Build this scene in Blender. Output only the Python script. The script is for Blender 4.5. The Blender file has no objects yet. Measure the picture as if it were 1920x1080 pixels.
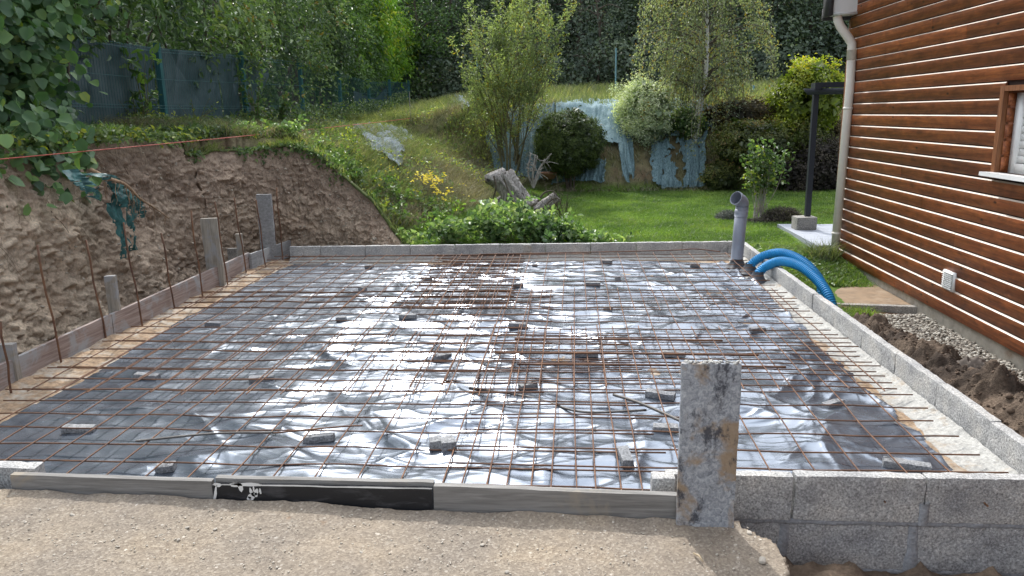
import bpy, math, random
import numpy as np
from mathutils import Matrix, Vector

sc = bpy.context.scene
COL = sc.collection
RNG = np.random.default_rng(7)
random.seed(7)
PI = math.pi

# ------------------------------------------------------------------ camera model (metres; z = 0 is the top of the block walls)
F, CX, CY = 1420.0, 960.0, 540.0
CAMZ = 1.315
_yd = np.array([108.0, 328.0, -F]); _yd /= np.linalg.norm(_yd)
_h = np.array([1.0, 0.018, 0.0])
_z = np.cross(_h, _yd); _z /= np.linalg.norm(_z)
if _z[1] < 0: _z = -_z
_x = np.cross(_yd, _z)
RM = np.array([_x, _yd, _z])
def ray(px, py): return RM @ np.array([px - CX, -(py - CY), -F])
def onz(px, py, z=0.0):
    r = ray(px, py); return np.array([0, 0, CAMZ]) + r * ((z - CAMZ) / r[2])
def ony(px, py, Y):
    r = ray(px, py); return np.array([0, 0, CAMZ]) + r * (Y / r[1])
def onx(px, py, X):
    r = ray(px, py); return np.array([0, 0, CAMZ]) + r * (X / r[0])

# ------------------------------------------------------------------ numpy noise
def _hash(ix, iy, iz, seed):
    h = (ix.astype(np.int64) * 374761393 + iy.astype(np.int64) * 668265263 + iz.astype(np.int64) * 2147483647 + seed * 974634777) & 0xffffffff
    h = ((h ^ (h >> 13)) * 1274126177) & 0xffffffff
    h = ((h ^ (h >> 16)) * 2246822519) & 0xffffffff
    return ((h ^ (h >> 15)) & 0xffffff).astype(np.float64) / 0xffffff * 2 - 1
def vnoise(p, seed=0):
    p = np.asarray(p, float)
    i = np.floor(p); f = p - i; u = f * f * f * (f * (f * 6 - 15) + 10)
    ix, iy, iz = i[..., 0], i[..., 1], i[..., 2]
    r = 0
    for dx in (0, 1):
        wx = u[..., 0] if dx else 1 - u[..., 0]
        for dy in (0, 1):
            wy = u[..., 1] if dy else 1 - u[..., 1]
            for dz in (0, 1):
                wz = u[..., 2] if dz else 1 - u[..., 2]
                r = r + wx * wy * wz * _hash(ix + dx, iy + dy, iz + dz, seed)
    return r
def fbm(p, octs=4, seed=0, gain=0.5, lac=2.03):
    p = np.asarray(p, float); a, s, t = 1.0, 0.0, 0.0
    for o in range(octs):
        s = s + a * vnoise(p, seed + o * 17); t += a; a *= gain; p = p * lac + 11.3
    return s / t
def ridged(p, octs=4, seed=0):
    p = np.asarray(p, float); a, s, t = 1.0, 0.0, 0.0
    for o in range(octs):
        s = s + a * (1 - np.abs(vnoise(p, seed + o * 17)) * 2); t += a; a *= 0.5; p = p * 2.07 + 7.7
    return s / t
def xyz(x, y, z=0.0):
    x = np.asarray(x, float); y = np.asarray(y, float)
    return np.stack([x, y, np.broadcast_to(np.asarray(z, float), x.shape)], -1)
def sstep(a, b, x):
    t = np.clip((x - a) / (b - a), 0, 1); return t * t * (3 - 2 * t)

# ------------------------------------------------------------------ objects
def tag(o, label=None, cat=None, group=None, kind=None):
    if label: o['label'] = label
    if cat: o['category'] = cat
    if group: o['group'] = group
    if kind: o['kind'] = kind
    return o
def empty(name, loc=(0, 0, 0), label=None, cat=None, group=None, rz=0.0):
    o = bpy.data.objects.new(name, None); COL.objects.link(o)
    o.location = tuple(float(v) for v in loc); o.rotation_euler = (0, 0, rz); o.empty_display_size = 0.1
    return tag(o, label, cat, group)

class MB:
    """collects numpy geometry and links it as ONE mesh object"""
    def __init__(s): s.v = []; s.f = []; s.c = []; s.n = 0
    def add(s, verts, faces, col=0.5):
        verts = np.asarray(verts, float).reshape(-1, 3)
        faces = np.asarray(faces, int)
        s.v.append(verts); s.f.append(faces + s.n); s.n += len(verts)
        col = np.broadcast_to(np.asarray(col, float), (len(verts),)) if np.ndim(col) < 2 else np.asarray(col, float)
        s.c.append(col)
        return s
    def box(s, a, b, col=0.5, M=None):
        a = np.array(a, float); b = np.array(b, float)
        v = np.array([[x, y, z] for x in (a[0], b[0]) for y in (a[1], b[1]) for z in (a[2], b[2])])
        if M is not None: v = v @ np.array(M)[:3, :3].T + np.array(M)[:3, 3]
        return s.add(v, [[0, 1, 3, 2], [4, 6, 7, 5], [0, 4, 5, 1], [2, 3, 7, 6], [0, 2, 6, 4], [1, 5, 7, 3]], col)
    def tube(s, pts, r, n=6, col=0.5, cap=True):
        pts = np.asarray(pts, float); m = len(pts); r = np.broadcast_to(np.asarray(r, float), (m,))
        t = np.gradient(pts, axis=0); t /= np.linalg.norm(t, axis=1)[:, None] + 1e-12
        ref = np.array([0, 0, 1.0]) if abs(t[:, 2]).mean() < 0.8 else np.array([1.0, 0, 0])
        a = np.cross(t, ref); a /= np.linalg.norm(a, axis=1)[:, None] + 1e-12
        b = np.cross(t, a)
        th = np.arange(n) / n * 2 * PI
        v = pts[:, None] + r[:, None, None] * (np.cos(th)[None, :, None] * a[:, None] + np.sin(th)[None, :, None] * b[:, None])
        i = np.arange(m - 1)[:, None] * n; j = np.arange(n)[None]; k = (j + 1) % n
        f = np.stack([i + j, i + k, i + n + k, i + n + j], -1).reshape(-1, 4)
        s.add(v.reshape(-1, 3), f, col)
        if cap:
            s.n -= 0
            base = s.n - m * n
            for off in (0, (m - 1) * n):
                ids = np.arange(n) + base + off
                for q in range(1, n - 1, 2):
                    s.f.append(np.array([[ids[0], ids[q], ids[q + 1], ids[min(q + 2, n - 1)]]]) if q + 2 <= n - 1 else np.array([[ids[0], ids[q], ids[q + 1]]]))
        return s
    def grid(s, P, col=0.5, mask=None, closed=False):
        P = np.asarray(P, float); a, b = P.shape[:2]
        i = np.arange(a - 1)[:, None] * b; j = np.arange(b - 1)[None]
        f = np.stack([i + j, i + j + 1, i + b + j + 1, i + b + j], -1)
        if mask is not None: f = f[mask]
        c = col.reshape(a * b, -1) if (np.ndim(col) == 3) else (np.asarray(col).reshape(-1) if np.ndim(col) == 2 else col)
        return s.add(P.reshape(-1, 3), f.reshape(-1, 4), c)
    def rbox(s, size, M=None, r=0.006, amp=0.003, freq=18.0, res=0.02, col=0.5, seed=0):
        """box with rounded, slightly chipped surface"""
        sx, sy, sz = [q / 2 for q in size]; H = np.array([sx, sy, sz])
        for ax in range(3):
            u, w = [q for q in range(3) if q != ax]
            nu = max(2, min(70, int(2 * H[u] / res) + 1)); nw = max(2, min(70, int(2 * H[w] / res) + 1))
            U, W = np.meshgrid(np.linspace(-H[u], H[u], nu), np.linspace(-H[w], H[w], nw), indexing='ij')
            for sg in (-1, 1):
                p = np.zeros(U.shape + (3,)); p[..., u] = U; p[..., w] = W; p[..., ax] = sg * H[ax]
                inner = np.clip(p, -(H - r), H - r); d = p - inner
                q = inner + r * d / (np.linalg.norm(d, axis=-1)[..., None] + 1e-9)
                nz = np.stack([fbm(p * freq + 31 * k + seed * 5.3, 3, seed + k) for k in range(3)], -1)
                q = q + amp * nz
                if M is not None: q = q @ np.array(M)[:3, :3].T + np.array(M)[:3, 3]
                s.grid(q if sg * (1 if ax != 1 else -1) > 0 else q[::-1], col)
        return s
    def build(s, name, mat, parent=None, smooth=False, rgb=False, label=None, cat=None, group=None, kind=None, loc=None):
        me = bpy.data.meshes.new(name)
        V = np.concatenate(s.v) if s.v else np.zeros((0, 3))
        if loc is not None: V = V - np.array(loc, float)
        elif parent is not None:
            q_ = parent
            while q_ is not None: V = V - np.array(q_.location); q_ = q_.parent
        groups = {}
        for f in s.f: groups.setdefault(f.shape[1], []).append(f)
        loops, starts, tot = [], [], 0
        for k, fl in groups.items():
            f = np.concatenate(fl); loops.append(f.reshape(-1)); starts.append(tot + np.arange(len(f)) * k); tot += f.size
        if parent is not None and parent.rotation_euler[2]:
            a = -parent.rotation_euler[2]; V = V @ np.array([[math.cos(a), -math.sin(a), 0], [math.sin(a), math.cos(a), 0], [0, 0, 1]]).T
        loops = np.concatenate(loops); starts = np.concatenate(starts)
        me.vertices.add(len(V)); me.vertices.foreach_set('co', V.astype(np.float32).ravel())
        me.loops.add(len(loops)); me.loops.foreach_set('vertex_index', loops.astype(np.int32))
        me.polygons.add(len(starts)); me.polygons.foreach_set('loop_start', starts.astype(np.int32))
        me.update(calc_edges=True)
        if rgb:
            c = np.concatenate([np.asarray(q).reshape(-1, 3) for q in s.c]); at = me.attributes.new('rgb', 'FLOAT_COLOR', 'POINT')
            at.data.foreach_set('color', np.concatenate([c, np.ones((len(c), 1))], 1).astype(np.float32).ravel())
        else:
            c = np.concatenate([np.asarray(q).reshape(-1) for q in s.c]); at = me.attributes.new('var', 'FLOAT', 'POINT')
            at.data.foreach_set('value', c.astype(np.float32))
        if smooth: me.polygons.foreach_set('use_smooth', np.ones(len(starts), bool))
        me.validate()
        me.materials.append(mat)
        o = bpy.data.objects.new(name, me); COL.objects.link(o)
        if loc is not None: o.location = tuple(float(q) for q in loc)
        if parent is not None: o.parent = parent
        return tag(o, label, cat, group, kind)

def rot(ax, a): return Matrix.Rotation(a, 4, ax)
def TM(loc, rz=0.0, rx=0.0, ry=0.0):
    return Matrix.Translation(Vector([float(q) for q in loc])) @ rot('Z', rz) @ rot('Y', ry) @ rot('X', rx)
def spline(pts, n):
    """Catmull-Rom through pts"""
    P = np.asarray(pts, float); P = np.vstack([2 * P[0] - P[1], P, 2 * P[-1] - P[-2]])
    m = len(P) - 3; t = np.linspace(0, m - 1e-6, n); i = t.astype(int); u = (t - i)[:, None]
    a, b, c, d = P[i], P[i + 1], P[i + 2], P[i + 3]
    return 0.5 * (2 * b + (c - a) * u + (2 * a - 5 * b + 4 * c - d) * u ** 2 + (3 * b - a - 3 * c + d) * u ** 3)

def leaves(mb, P, N, size, asp=0.45, fold=0.25, var=None, hexa=False, rng=RNG, along=None, sj=0.35):
    """P leaf bases, N preferred normals; each leaf is a small folded blade"""
    n = len(P); P = np.asarray(P, float)
    N = N + rng.normal(0, 0.45, (n, 3)); N /= np.linalg.norm(N, axis=1)[:, None] + 1e-9
    D = rng.normal(0, 1, (n, 3)) if along is None else along + rng.normal(0, 0.35, (n, 3))
    D -= (D * N).sum(1)[:, None] * N; D /= np.linalg.norm(D, axis=1)[:, None] + 1e-9
    S = np.cross(N, D); L = (size * (1 + rng.uniform(-sj, sj, n)))[:, None]; W = L * asp
    F_ = fold * W * N
    tip = P + D * L - 0.15 * L * N
    c = var if var is not None else rng.uniform(0, 1, n)
    if hexa:
        v = np.stack([P, P + D * L * .28 + S * W * .5 + F_, P + D * L * .68 + S * W * .42 + F_, tip, P + D * L * .68 - S * W * .42 + F_, P + D * L * .28 - S * W * .5 + F_], 1)
        b = np.arange(n)[:, None] * 6
        f = np.concatenate([b + np.array([[0, 1, 2, 3]]), b + np.array([[0, 3, 4, 5]])])
        mb.add(v.reshape(-1, 3), f, np.repeat(c, 6))
    else:
        m = P + D * L * .45
        v = np.stack([P, m + S * W * .5 + F_, tip, m - S * W * .5 + F_], 1)
        b = np.arange(n)[:, None] * 4
        f = np.concatenate([b + np.array([[0, 1, 2]]), b + np.array([[0, 2, 3]])])
        mb.add(v.reshape(-1, 3), f, np.repeat(c, 4))
    return mb
def blades(mb, P, h, w, lean=0.35, rng=RNG, var=None, dirv=None):
    n = len(P); a = rng.uniform(0, 2 * PI, n)
    side = np.stack([np.cos(a), np.sin(a), np.zeros(n)], 1)
    ld = np.stack([rng.normal(0, lean, n), rng.normal(0, lean, n), np.zeros(n)], 1)
    if dirv is not None: ld = ld + dirv
    H = (h * rng.uniform(.5, 1.3, n))[:, None]
    up = np.array([0, 0, 1.0]); w_ = w * rng.uniform(.7, 1.3, n)[:, None]
    m = P + H * .55 * up + H * .35 * ld; t = P + H * (up * .9 + ld * 1.1)
    v = np.stack([P - side * w_ / 2, P + side * w_ / 2, m + side * w_ * .4, m - side * w_ * .4, t], 1)
    b = np.arange(n)[:, None] * 5
    c = rng.uniform(0, 1, n) if var is None else var
    mb.add(v.reshape(-1, 3), b + np.array([[0, 1, 2, 3]]), np.repeat(c, 5))
    mb.f.append(b + np.array([[3, 2, 4]]) + (mb.n - len(P) * 5))
    return mb

# ------------------------------------------------------------------ materials
def new_mat(name):
    m = bpy.data.materials.new(name); m.use_nodes = True; nt = m.node_tree
    for n in list(nt.nodes): nt.nodes.remove(n)
    out = nt.nodes.new('ShaderNodeOutputMaterial'); b = nt.nodes.new('ShaderNodeBsdfPrincipled')
    nt.links.new(b.outputs[0], out.inputs[0])
    return m, nt, b, out
def N(nt, t, **kw):
    n = nt.nodes.new('ShaderNode' + t)
    for k, v in kw.items():
        if k.startswith('i_'):
            key = k[2:]; key = int(key) if key.isdigit() else key.replace('_', ' ')
            n.inputs[key].default_value = v
        else: setattr(n, k, v)
    return n
def coords(nt, scale=(1, 1, 1), kind='Object'):
    tc = nt.nodes.new('ShaderNodeTexCoord'); mp = nt.nodes.new('ShaderNodeMapping')
    if kind == 'World':
        g = nt.nodes.new('ShaderNodeNewGeometry'); nt.links.new(g.outputs['Position'], mp.inputs[0])
    else: nt.links.new(tc.outputs[kind], mp.inputs[0])
    mp.inputs['Scale'].default_value = scale; return mp.outputs[0]
def noise(nt, vec, scale, detail=6, rough=0.6, dist=0.0):
    n = N(nt, 'TexNoise'); n.inputs['Scale'].default_value = scale; n.inputs['Detail'].default_value = detail
    n.inputs['Roughness'].default_value = rough; n.inputs['Distortion'].default_value = dist
    if vec is not None: nt.links.new(vec, n.inputs['Vector'])
    return n.outputs['Fac']
def ramp(nt, fac, stops, interp='LINEAR'):
    r = N(nt, 'ValToRGB'); cr = r.color_ramp; cr.interpolation = interp
    while len(cr.elements) < len(stops): cr.elements.new(0.5)
    for e, (p, c) in zip(cr.elements, stops):
        e.position = p; e.color = (*c, 1) if len(c) == 3 else c
    nt.links.new(fac, r.inputs[0]); return r.outputs[0]
def mix(nt, a, b, fac, mode='MIX'):
    m = N(nt, 'Mix', data_type='RGBA', blend_type=mode)
    for sock, v in ((m.inputs[0], fac), (m.inputs[6], a), (m.inputs[7], b)):
        if isinstance(v, (int, float)): sock.default_value = v
        elif isinstance(v, tuple): sock.default_value = (*v, 1) if len(v) == 3 else v
        else: nt.links.new(v, sock)
    return m.outputs[2]
def bump(nt, b, h, strength=0.5, dist=0.01, prev=None):
    n = N(nt, 'Bump'); n.inputs['Strength'].default_value = strength; n.inputs['Distance'].default_value = dist
    nt.links.new(h, n.inputs['Height'])
    if prev is not None: nt.links.new(prev, n.inputs['Normal'])
    nt.links.new(n.outputs[0], b.inputs['Normal']); return n.outputs[0]
def leafmat(name, dark, mid, light, accent=None, trans=0.35, rough=0.45, tcol=None):
    m, nt, b, out = new_mat(name)
    at = N(nt, 'Attribute'); at.attribute_name = 'var'
    st = [(0.0, dark), (0.45, mid), (0.85, light)]
    if accent: st.append((0.97, accent))
    c = ramp(nt, at.outputs['Fac'], st)
    nz = noise(nt, coords(nt, kind='World'), 1.1, 3)
    c = mix(nt, c, ramp(nt, nz, [(0.35, (0.55, 0.6, 0.6)), (0.65, (1.25, 1.2, 1.0))]), 1.0, 'MULTIPLY')
    nt.links.new(c, b.inputs['Base Color']); b.inputs['Roughness'].default_value = rough
    b.inputs['Specular IOR Level'].default_value = 0.45
    tr = N(nt, 'BsdfTranslucent'); ms = N(nt, 'MixShader'); ms.inputs[0].default_value = trans
    nt.links.new(mix(nt, c, tcol or (1.4, 1.6, 0.7), 1.0, 'MULTIPLY'), tr.inputs[0])
    nt.links.new(b.outputs[0], ms.inputs[1]); nt.links.new(tr.outputs[0], ms.inputs[2]); nt.links.new(ms.outputs[0], out.inputs[0])
    return m
def simple(name, col, rough=0.6, metal=0.0, nscale=20, namp=0.25, bstr=0.2, bdist=0.003, kind='Object', scale=(1, 1, 1), dirt=None):
    m, nt, b, out = new_mat(name); v = coords(nt, scale, kind)
    n1 = noise(nt, v, nscale, 8, 0.65)
    lo = tuple(q * (1 - namp) for q in col); hi = tuple(min(1, q * (1 + namp)) for q in col)
    c = ramp(nt, n1, [(0.3, lo), (0.7, hi)])
    if dirt: c = mix(nt, c, dirt[0], ramp(nt, noise(nt, v, dirt[1], 6, 0.7), [(dirt[2], (0, 0, 0)), (dirt[2] + 0.18, (1, 1, 1))]))
    nt.links.new(c, b.inputs['Base Color']); b.inputs['Roughness'].default_value = rough; b.inputs['Metallic'].default_value = metal
    bump(nt, b, n1, bstr, bdist); return m
_g = (1 + 5 ** 0.5) / 2
ICO_V = np.array([[-1, _g, 0], [1, _g, 0], [-1, -_g, 0], [1, -_g, 0], [0, -1, _g], [0, 1, _g], [0, -1, -_g], [0, 1, -_g], [_g, 0, -1], [_g, 0, 1], [-_g, 0, -1], [-_g, 0, 1]]) / math.sqrt(1 + _g * _g)
ICO_F = np.array([[0, 11, 5], [0, 5, 1], [0, 1, 7], [0, 7, 10], [0, 10, 11], [1, 5, 9], [5, 11, 4], [11, 10, 2], [10, 7, 6], [7, 1, 8], [3, 9, 4], [3, 4, 2], [3, 2, 6], [3, 6, 8], [3, 8, 9], [4, 9, 5], [2, 4, 11], [6, 2, 10], [8, 6, 7], [9, 8, 1]])
def _ico2():
    V = [tuple(v) for v in ICO_V]; idx = {}; Fs = []
    def mid(a, b):
        k = (min(a, b), max(a, b))
        if k not in idx:
            m = (np.array(V[a]) + np.array(V[b])) / 2; V.append(tuple(m / np.linalg.norm(m))); idx[k] = len(V) - 1
        return idx[k]
    for a, b, c in ICO_F:
        ab, bc, ca = mid(a, b), mid(b, c), mid(c, a); Fs += [[a, ab, ca], [b, bc, ab], [c, ca, bc], [ab, bc, ca]]
    return np.array(V), np.array(Fs)
ICO2_V, ICO2_F = _ico2()
def pebbles(mb, P, R, flat=0.65, rough=0.22, rng=RNG, fine=False):
    """irregular little stones or clods, one closed shape per point"""
    V, Fc = (ICO2_V, ICO2_F) if fine else (ICO_V, ICO_F)
    P = np.asarray(P, float); n = len(P); R = np.broadcast_to(np.asarray(R, float), (n,))
    s = 1 + rng.normal(0, rough, (n, len(V))) if not fine else 1 + rng.normal(0, rough * .45, (n, len(V))) + rough * fbm(V[None] * 1.6 + rng.uniform(0, 99, (n, 1, 3)), 2, 3)
    v = V[None] * s[..., None] * np.stack([rng.uniform(.9, 1.5, n), rng.uniform(.7, 1.1, n), rng.uniform(flat * .7, flat * 1.2, n)], 1)[:, None]
    a = rng.uniform(0, 2 * PI, n); ca, sa = np.cos(a)[:, None], np.sin(a)[:, None]
    x = v[..., 0] * ca - v[..., 1] * sa; y = v[..., 0] * sa + v[..., 1] * ca
    tl = rng.normal(0, .3, n)[:, None]
    z = v[..., 2] + x * tl
    W = np.stack([x, y, z], -1) * R[:, None, None] + P[:, None]
    f = (np.arange(n)[:, None, None] * len(V) + Fc[None]).reshape(-1, 3)
    mb.add(W.reshape(-1, 3), f, np.repeat(rng.uniform(0, 1, n), len(V)))
    return mb
def bigleaves(mb, P, N, size, asp, var, along, rng=RNG):
    """broad heart-shaped leaves with a pointed tip, cupped along the midrib"""
    n = len(P); N = N + rng.normal(0, .4, (n, 3)); N /= np.linalg.norm(N, axis=1)[:, None]
    D = along + rng.normal(0, .35, (n, 3)); D -= (D * N).sum(1)[:, None] * N; D /= np.linalg.norm(D, axis=1)[:, None]; S = np.cross(N, D)
    L = (size * rng.uniform(.55, 1.3, n))[:, None, None]; us = np.array([0, .08, .3, .55, .78, .92, 1.0]); ws = np.array([.12, .36, .50, .46, .28, .12, 0]) * asp * 1.05
    cup = rng.uniform(.05, .45, n)[:, None, None]; curl = rng.uniform(-.05, .35, n)[:, None, None]
    mid = P[:, None] + D[:, None] * L * us[None, :, None] - N[:, None] * L * curl * (us[None, :, None] ** 2)
    jag = 1 + rng.normal(0, .08, (n, 7, 1))
    lf = mid + S[:, None] * L * ws[None, :, None] * jag + N[:, None] * L * cup * ws[None, :, None] - D[:, None] * L * .06 * (us[None, :, None] < .1)
    rt = mid - S[:, None] * L * ws[None, :, None] * jag + N[:, None] * L * cup * ws[None, :, None] - D[:, None] * L * .06 * (us[None, :, None] < .1)
    V = np.concatenate([mid, lf, rt], 1); b = np.arange(n)[:, None] * 21; f = []
    for i in range(6): f += [b + np.array([[i, i + 1, 8 + i, 7 + i]]), b + np.array([[i + 1, i, 14 + i, 15 + i]])]
    vv = var[:, None] + np.concatenate([np.full(7, -.06), np.full(7, .05), np.full(7, .05)])[None]
    mb.add(V.reshape(-1, 3), np.concatenate(f), vv.reshape(-1)); return mb
# ------------------------------------------------------------------ the materials of this scene
def mat_rgb(name, scale=60, rough=0.95, bstr=0.6, bdist=0.01, lo=0.6, hi=1.35, speck=None, spec=0.2):
    """vertex-colour albedo broken up by fine noise"""
    m, nt, b, out = new_mat(name); at = N(nt, 'Attribute'); at.attribute_name = 'rgb'
    v = coords(nt, kind='World'); n1 = noise(nt, v, scale, 8, 0.7); n2 = noise(nt, v, scale * 0.12, 5, 0.6)
    c = mix(nt, at.outputs['Color'], ramp(nt, n1, [(0.3, (lo,) * 3), (0.7, (hi,) * 3)]), 1.0, 'MULTIPLY')
    c = mix(nt, c, ramp(nt, n2, [(0.35, (0.8,) * 3), (0.65, (1.15,) * 3)]), 1.0, 'MULTIPLY')
    if speck:
        vo = N(nt, 'TexVoronoi'); vo.inputs['Scale'].default_value = speck[0]; nt.links.new(v, vo.inputs['Vector'])
        sp = ramp(nt, vo.outputs['Color'], [(speck[1], (0, 0, 0)), (speck[1] + 0.04, (1, 1, 1))])
        c = mix(nt, c, speck[2], sp)
    nt.links.new(c, b.inputs['Base Color']); b.inputs['Roughness'].default_value = rough; b.inputs['Specular IOR Level'].default_value = spec
    bump(nt, b, n1, bstr, bdist); return m
M_terrain = mat_rgb('terrain_soil_grass', 45)
M_soil = mat_rgb('cut_clay_soil', 55, bstr=0.9, bdist=0.02, lo=0.7, hi=1.45, speck=(38, 0.93, (0.42, 0.37, 0.3)))
def m_gravel():
    m, nt, b, out = new_mat('compacted_aggregate'); v = coords(nt, kind='World')
    vo = N(nt, 'TexVoronoi'); vo.inputs['Scale'].default_value = 130; nt.links.new(v, vo.inputs['Vector'])
    vo2 = N(nt, 'TexVoronoi'); vo2.inputs['Scale'].default_value = 60; nt.links.new(v, vo2.inputs['Vector'])
    c = ramp(nt, vo.outputs['Color'], [(0.04, (0.205, 0.172, 0.138)), (0.4, (0.25, 0.214, 0.172)), (0.75, (0.31, 0.268, 0.215)), (0.93, (0.38, 0.34, 0.285)), (0.985, (0.62, 0.585, 0.52))])
    n2 = noise(nt, v, 3.0, 6, 0.6)
    c = mix(nt, c, ramp(nt, n2, [(0.3, (0.8, 0.8, 0.82)), (0.55, (1, 0.97, 0.93)), (0.75, (1.15, 1.07, 0.95))]), 1.0, 'MULTIPLY')
    n3 = noise(nt, v, 9.0, 4, 0.6)
    c = mix(nt, c, (0.30, 0.16, 0.07), ramp(nt, n3, [(0.67, (0, 0, 0)), (0.78, (0.55,) * 3)]))
    nt.links.new(c, b.inputs['Base Color']); b.inputs['Roughness'].default_value = 0.95; b.inputs['Specular IOR Level'].default_value = 0.2
    p = bump(nt, b, vo.outputs['Distance'], 0.5, 0.004); 
    n4 = noise(nt, v, 220, 4, 0.7); bump(nt, b, n4, 0.6, 0.004, p)
    return m
M_gravel = m_gravel()
def m_block(name, base=(0.30, 0.30, 0.29), warm=0.0, bs=0.8):
    m, nt, b, out = new_mat(name); v = coords(nt, kind='World')
    n1 = noise(nt, v, 120, 3, 0.8); n2 = noise(nt, v, 5, 6, 0.6); n3 = noise(nt, v, 300, 2, 0.6)
    k = lambda f: tuple(q * f for q in base)
    c = ramp(nt, n1, [(0.30, k(0.30)), (0.44, k(0.75)), (0.56, k(1.1)), (0.70, k(1.85))])
    c = mix(nt, c, ramp(nt, n2, [(0.3, (0.68, 0.69, 0.72)), (0.5, (1, 1, 1)), (0.7, (1.22, 1.18, 1.12))]), 1.0, 'MULTIPLY')
    nt.links.new(c, b.inputs['Base Color']); b.inputs['Roughness'].default_value = 0.95
    p = bump(nt, b, n1, bs, 0.004); bump(nt, b, n3, 0.4, 0.002, p); return m
M_block = m_block('concrete_block', (0.43, 0.425, 0.41)); M_spacer = m_block('aerated_spacer_block', (0.27, 0.275, 0.28)); M_base = m_block('cast_concrete', (0.32, 0.30, 0.27))
M_blockdark = m_block('buried_concrete_block', (0.39, 0.39, 0.385))
M_mortar = simple('cement_mortar', (0.40, 0.39, 0.36), 0.95, nscale=60, namp=0.35, bstr=0.8, bdist=0.008, kind='World', dirt=((0.32, 0.22, 0.12), 7, 0.56))
M_joint = simple('grey_mortar_joint', (0.30, 0.31, 0.325), 0.95, nscale=90, namp=0.3, bstr=0.8, bdist=0.006, kind='World')
M_sand = simple('ochre_sand_fill', (0.31, 0.215, 0.135), 0.97, nscale=45, namp=0.5, bstr=0.9, bdist=0.01, kind='World', dirt=((0.42, 0.38, 0.32), 9, 0.47))
M_mud = simple('dried_mud_board', (0.25, 0.17, 0.10), 0.8, nscale=12, namp=0.25, bstr=0.3, kind='World', dirt=((0.33, 0.25, 0.17), 5, 0.52))
M_pebble = None
def m_film():
    m, nt, b, out = new_mat('polythene_membrane'); v = coords(nt, kind='World')
    n1 = noise(nt, v, 2.0, 5, 0.6); n2 = noise(nt, coords(nt, (14, 40, 20), 'World'), 1.0, 7, 0.6, 0.6)
    c = ramp(nt, n1, [(0.3, (0.125, 0.15, 0.19)), (0.7, (0.20, 0.225, 0.262))])
    nt.links.new(c, b.inputs['Base Color']); b.inputs['Metallic'].default_value = 0.62; b.inputs['IOR'].default_value = 1.6
    r = ramp(nt, noise(nt, v, 6, 4, 0.6), [(0.3, (0.19,) * 3), (0.7, (0.31,) * 3)]); nt.links.new(r, b.inputs['Roughness'])
    p = bump(nt, b, n2, 0.10, 0.010)
    dn = N(nt, 'TexNoise'); dn.inputs['Scale'].default_value = 2.5; nt.links.new(v, dn.inputs['Vector'])
    va = N(nt, 'VectorMath', operation='MULTIPLY_ADD'); nt.links.new(dn.outputs['Color'], va.inputs[0]); va.inputs[1].default_value = (.5, .5, 0); nt.links.new(coords(nt, (3.2, 7.5, 1), 'World'), va.inputs[2])
    vo = N(nt, 'TexVoronoi', feature='DISTANCE_TO_EDGE'); vo.inputs['Scale'].default_value = 1.0; nt.links.new(va.outputs[0], vo.inputs['Vector'])
    cr = ramp(nt, vo.outputs['Distance'], [(0.0, (1, 1, 1)), (0.10, (0.3,) * 3), (0.3, (0, 0, 0))]); bump(nt, b, cr, 0.28, 0.006, p)
    return m
M_film = m_film()
def m_rebar():
    m, nt, b, out = new_mat('rusty_steel'); v = coords(nt, kind='World')
    n1 = noise(nt, v, 9, 5, 0.7)
    c = ramp(nt, n1, [(0.3, (0.085, 0.045, 0.032)), (0.5, (0.155, 0.078, 0.045)), (0.7, (0.25, 0.125, 0.06))])
    nt.links.new(c, b.inputs['Base Color']); b.inputs['Roughness'].default_value = 0.75; b.inputs['Metallic'].default_value = 0.25
    bump(nt, b, noise(nt, v, 300, 3), 0.4, 0.001); return m
M_rebar = m_rebar()
M_rod = simple('grey_steel_rod', (0.13, 0.12, 0.11), 0.6, 0.4, 80, 0.4)
def m_wood(name, cols, axis=(1.5, 30, 30), rough=0.85, stain=None, st=0.55, sscale=3):
    m, nt, b, out = new_mat(name); v = coords(nt, axis, 'World')
    n1 = noise(nt, v, 1.6, 9, 0.65, 0.6); n2 = noise(nt, coords(nt, kind='World'), sscale, 7, 0.65, 0.4)
    c = ramp(nt, n1, [(0.28, cols[0]), (0.5, cols[1]), (0.72, cols[2])])
    if stain: c = mix(nt, c, stain, ramp(nt, n2, [(st, (0, 0, 0)), (st + 0.1, (0.9,) * 3)]))
    nt.links.new(c, b.inputs['Base Color']); b.inputs['Roughness'].default_value = rough
    bump(nt, b, n1, 0.5, 0.003); return m
M_boardY = m_wood('reddish_form_board', [(0.17, 0.115, 0.095), (0.29, 0.22, 0.19), (0.40, 0.34, 0.31)], (30, 1.5, 40), stain=(0.33, 0.33, 0.33), st=0.5, sscale=4)
M_boardY2 = m_wood('grey_form_board_lengthwise', [(0.16, 0.155, 0.15), (0.26, 0.26, 0.26), (0.36, 0.36, 0.36)], (30, 2, 40), stain=(0.40, 0.40, 0.39), st=0.5)
M_boardX = m_wood('grey_form_board', [(0.12, 0.115, 0.105), (0.215, 0.205, 0.19), (0.32, 0.31, 0.29)], (2, 30, 40), stain=(0.30, 0.26, 0.20), st=0.56)
M_stake = m_wood('weathered_stake', [(0.18, 0.155, 0.125), (0.30, 0.27, 0.225), (0.42, 0.39, 0.33)], (30, 30, 2), stain=(0.30, 0.30, 0.30), st=0.5, sscale=6)
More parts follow.
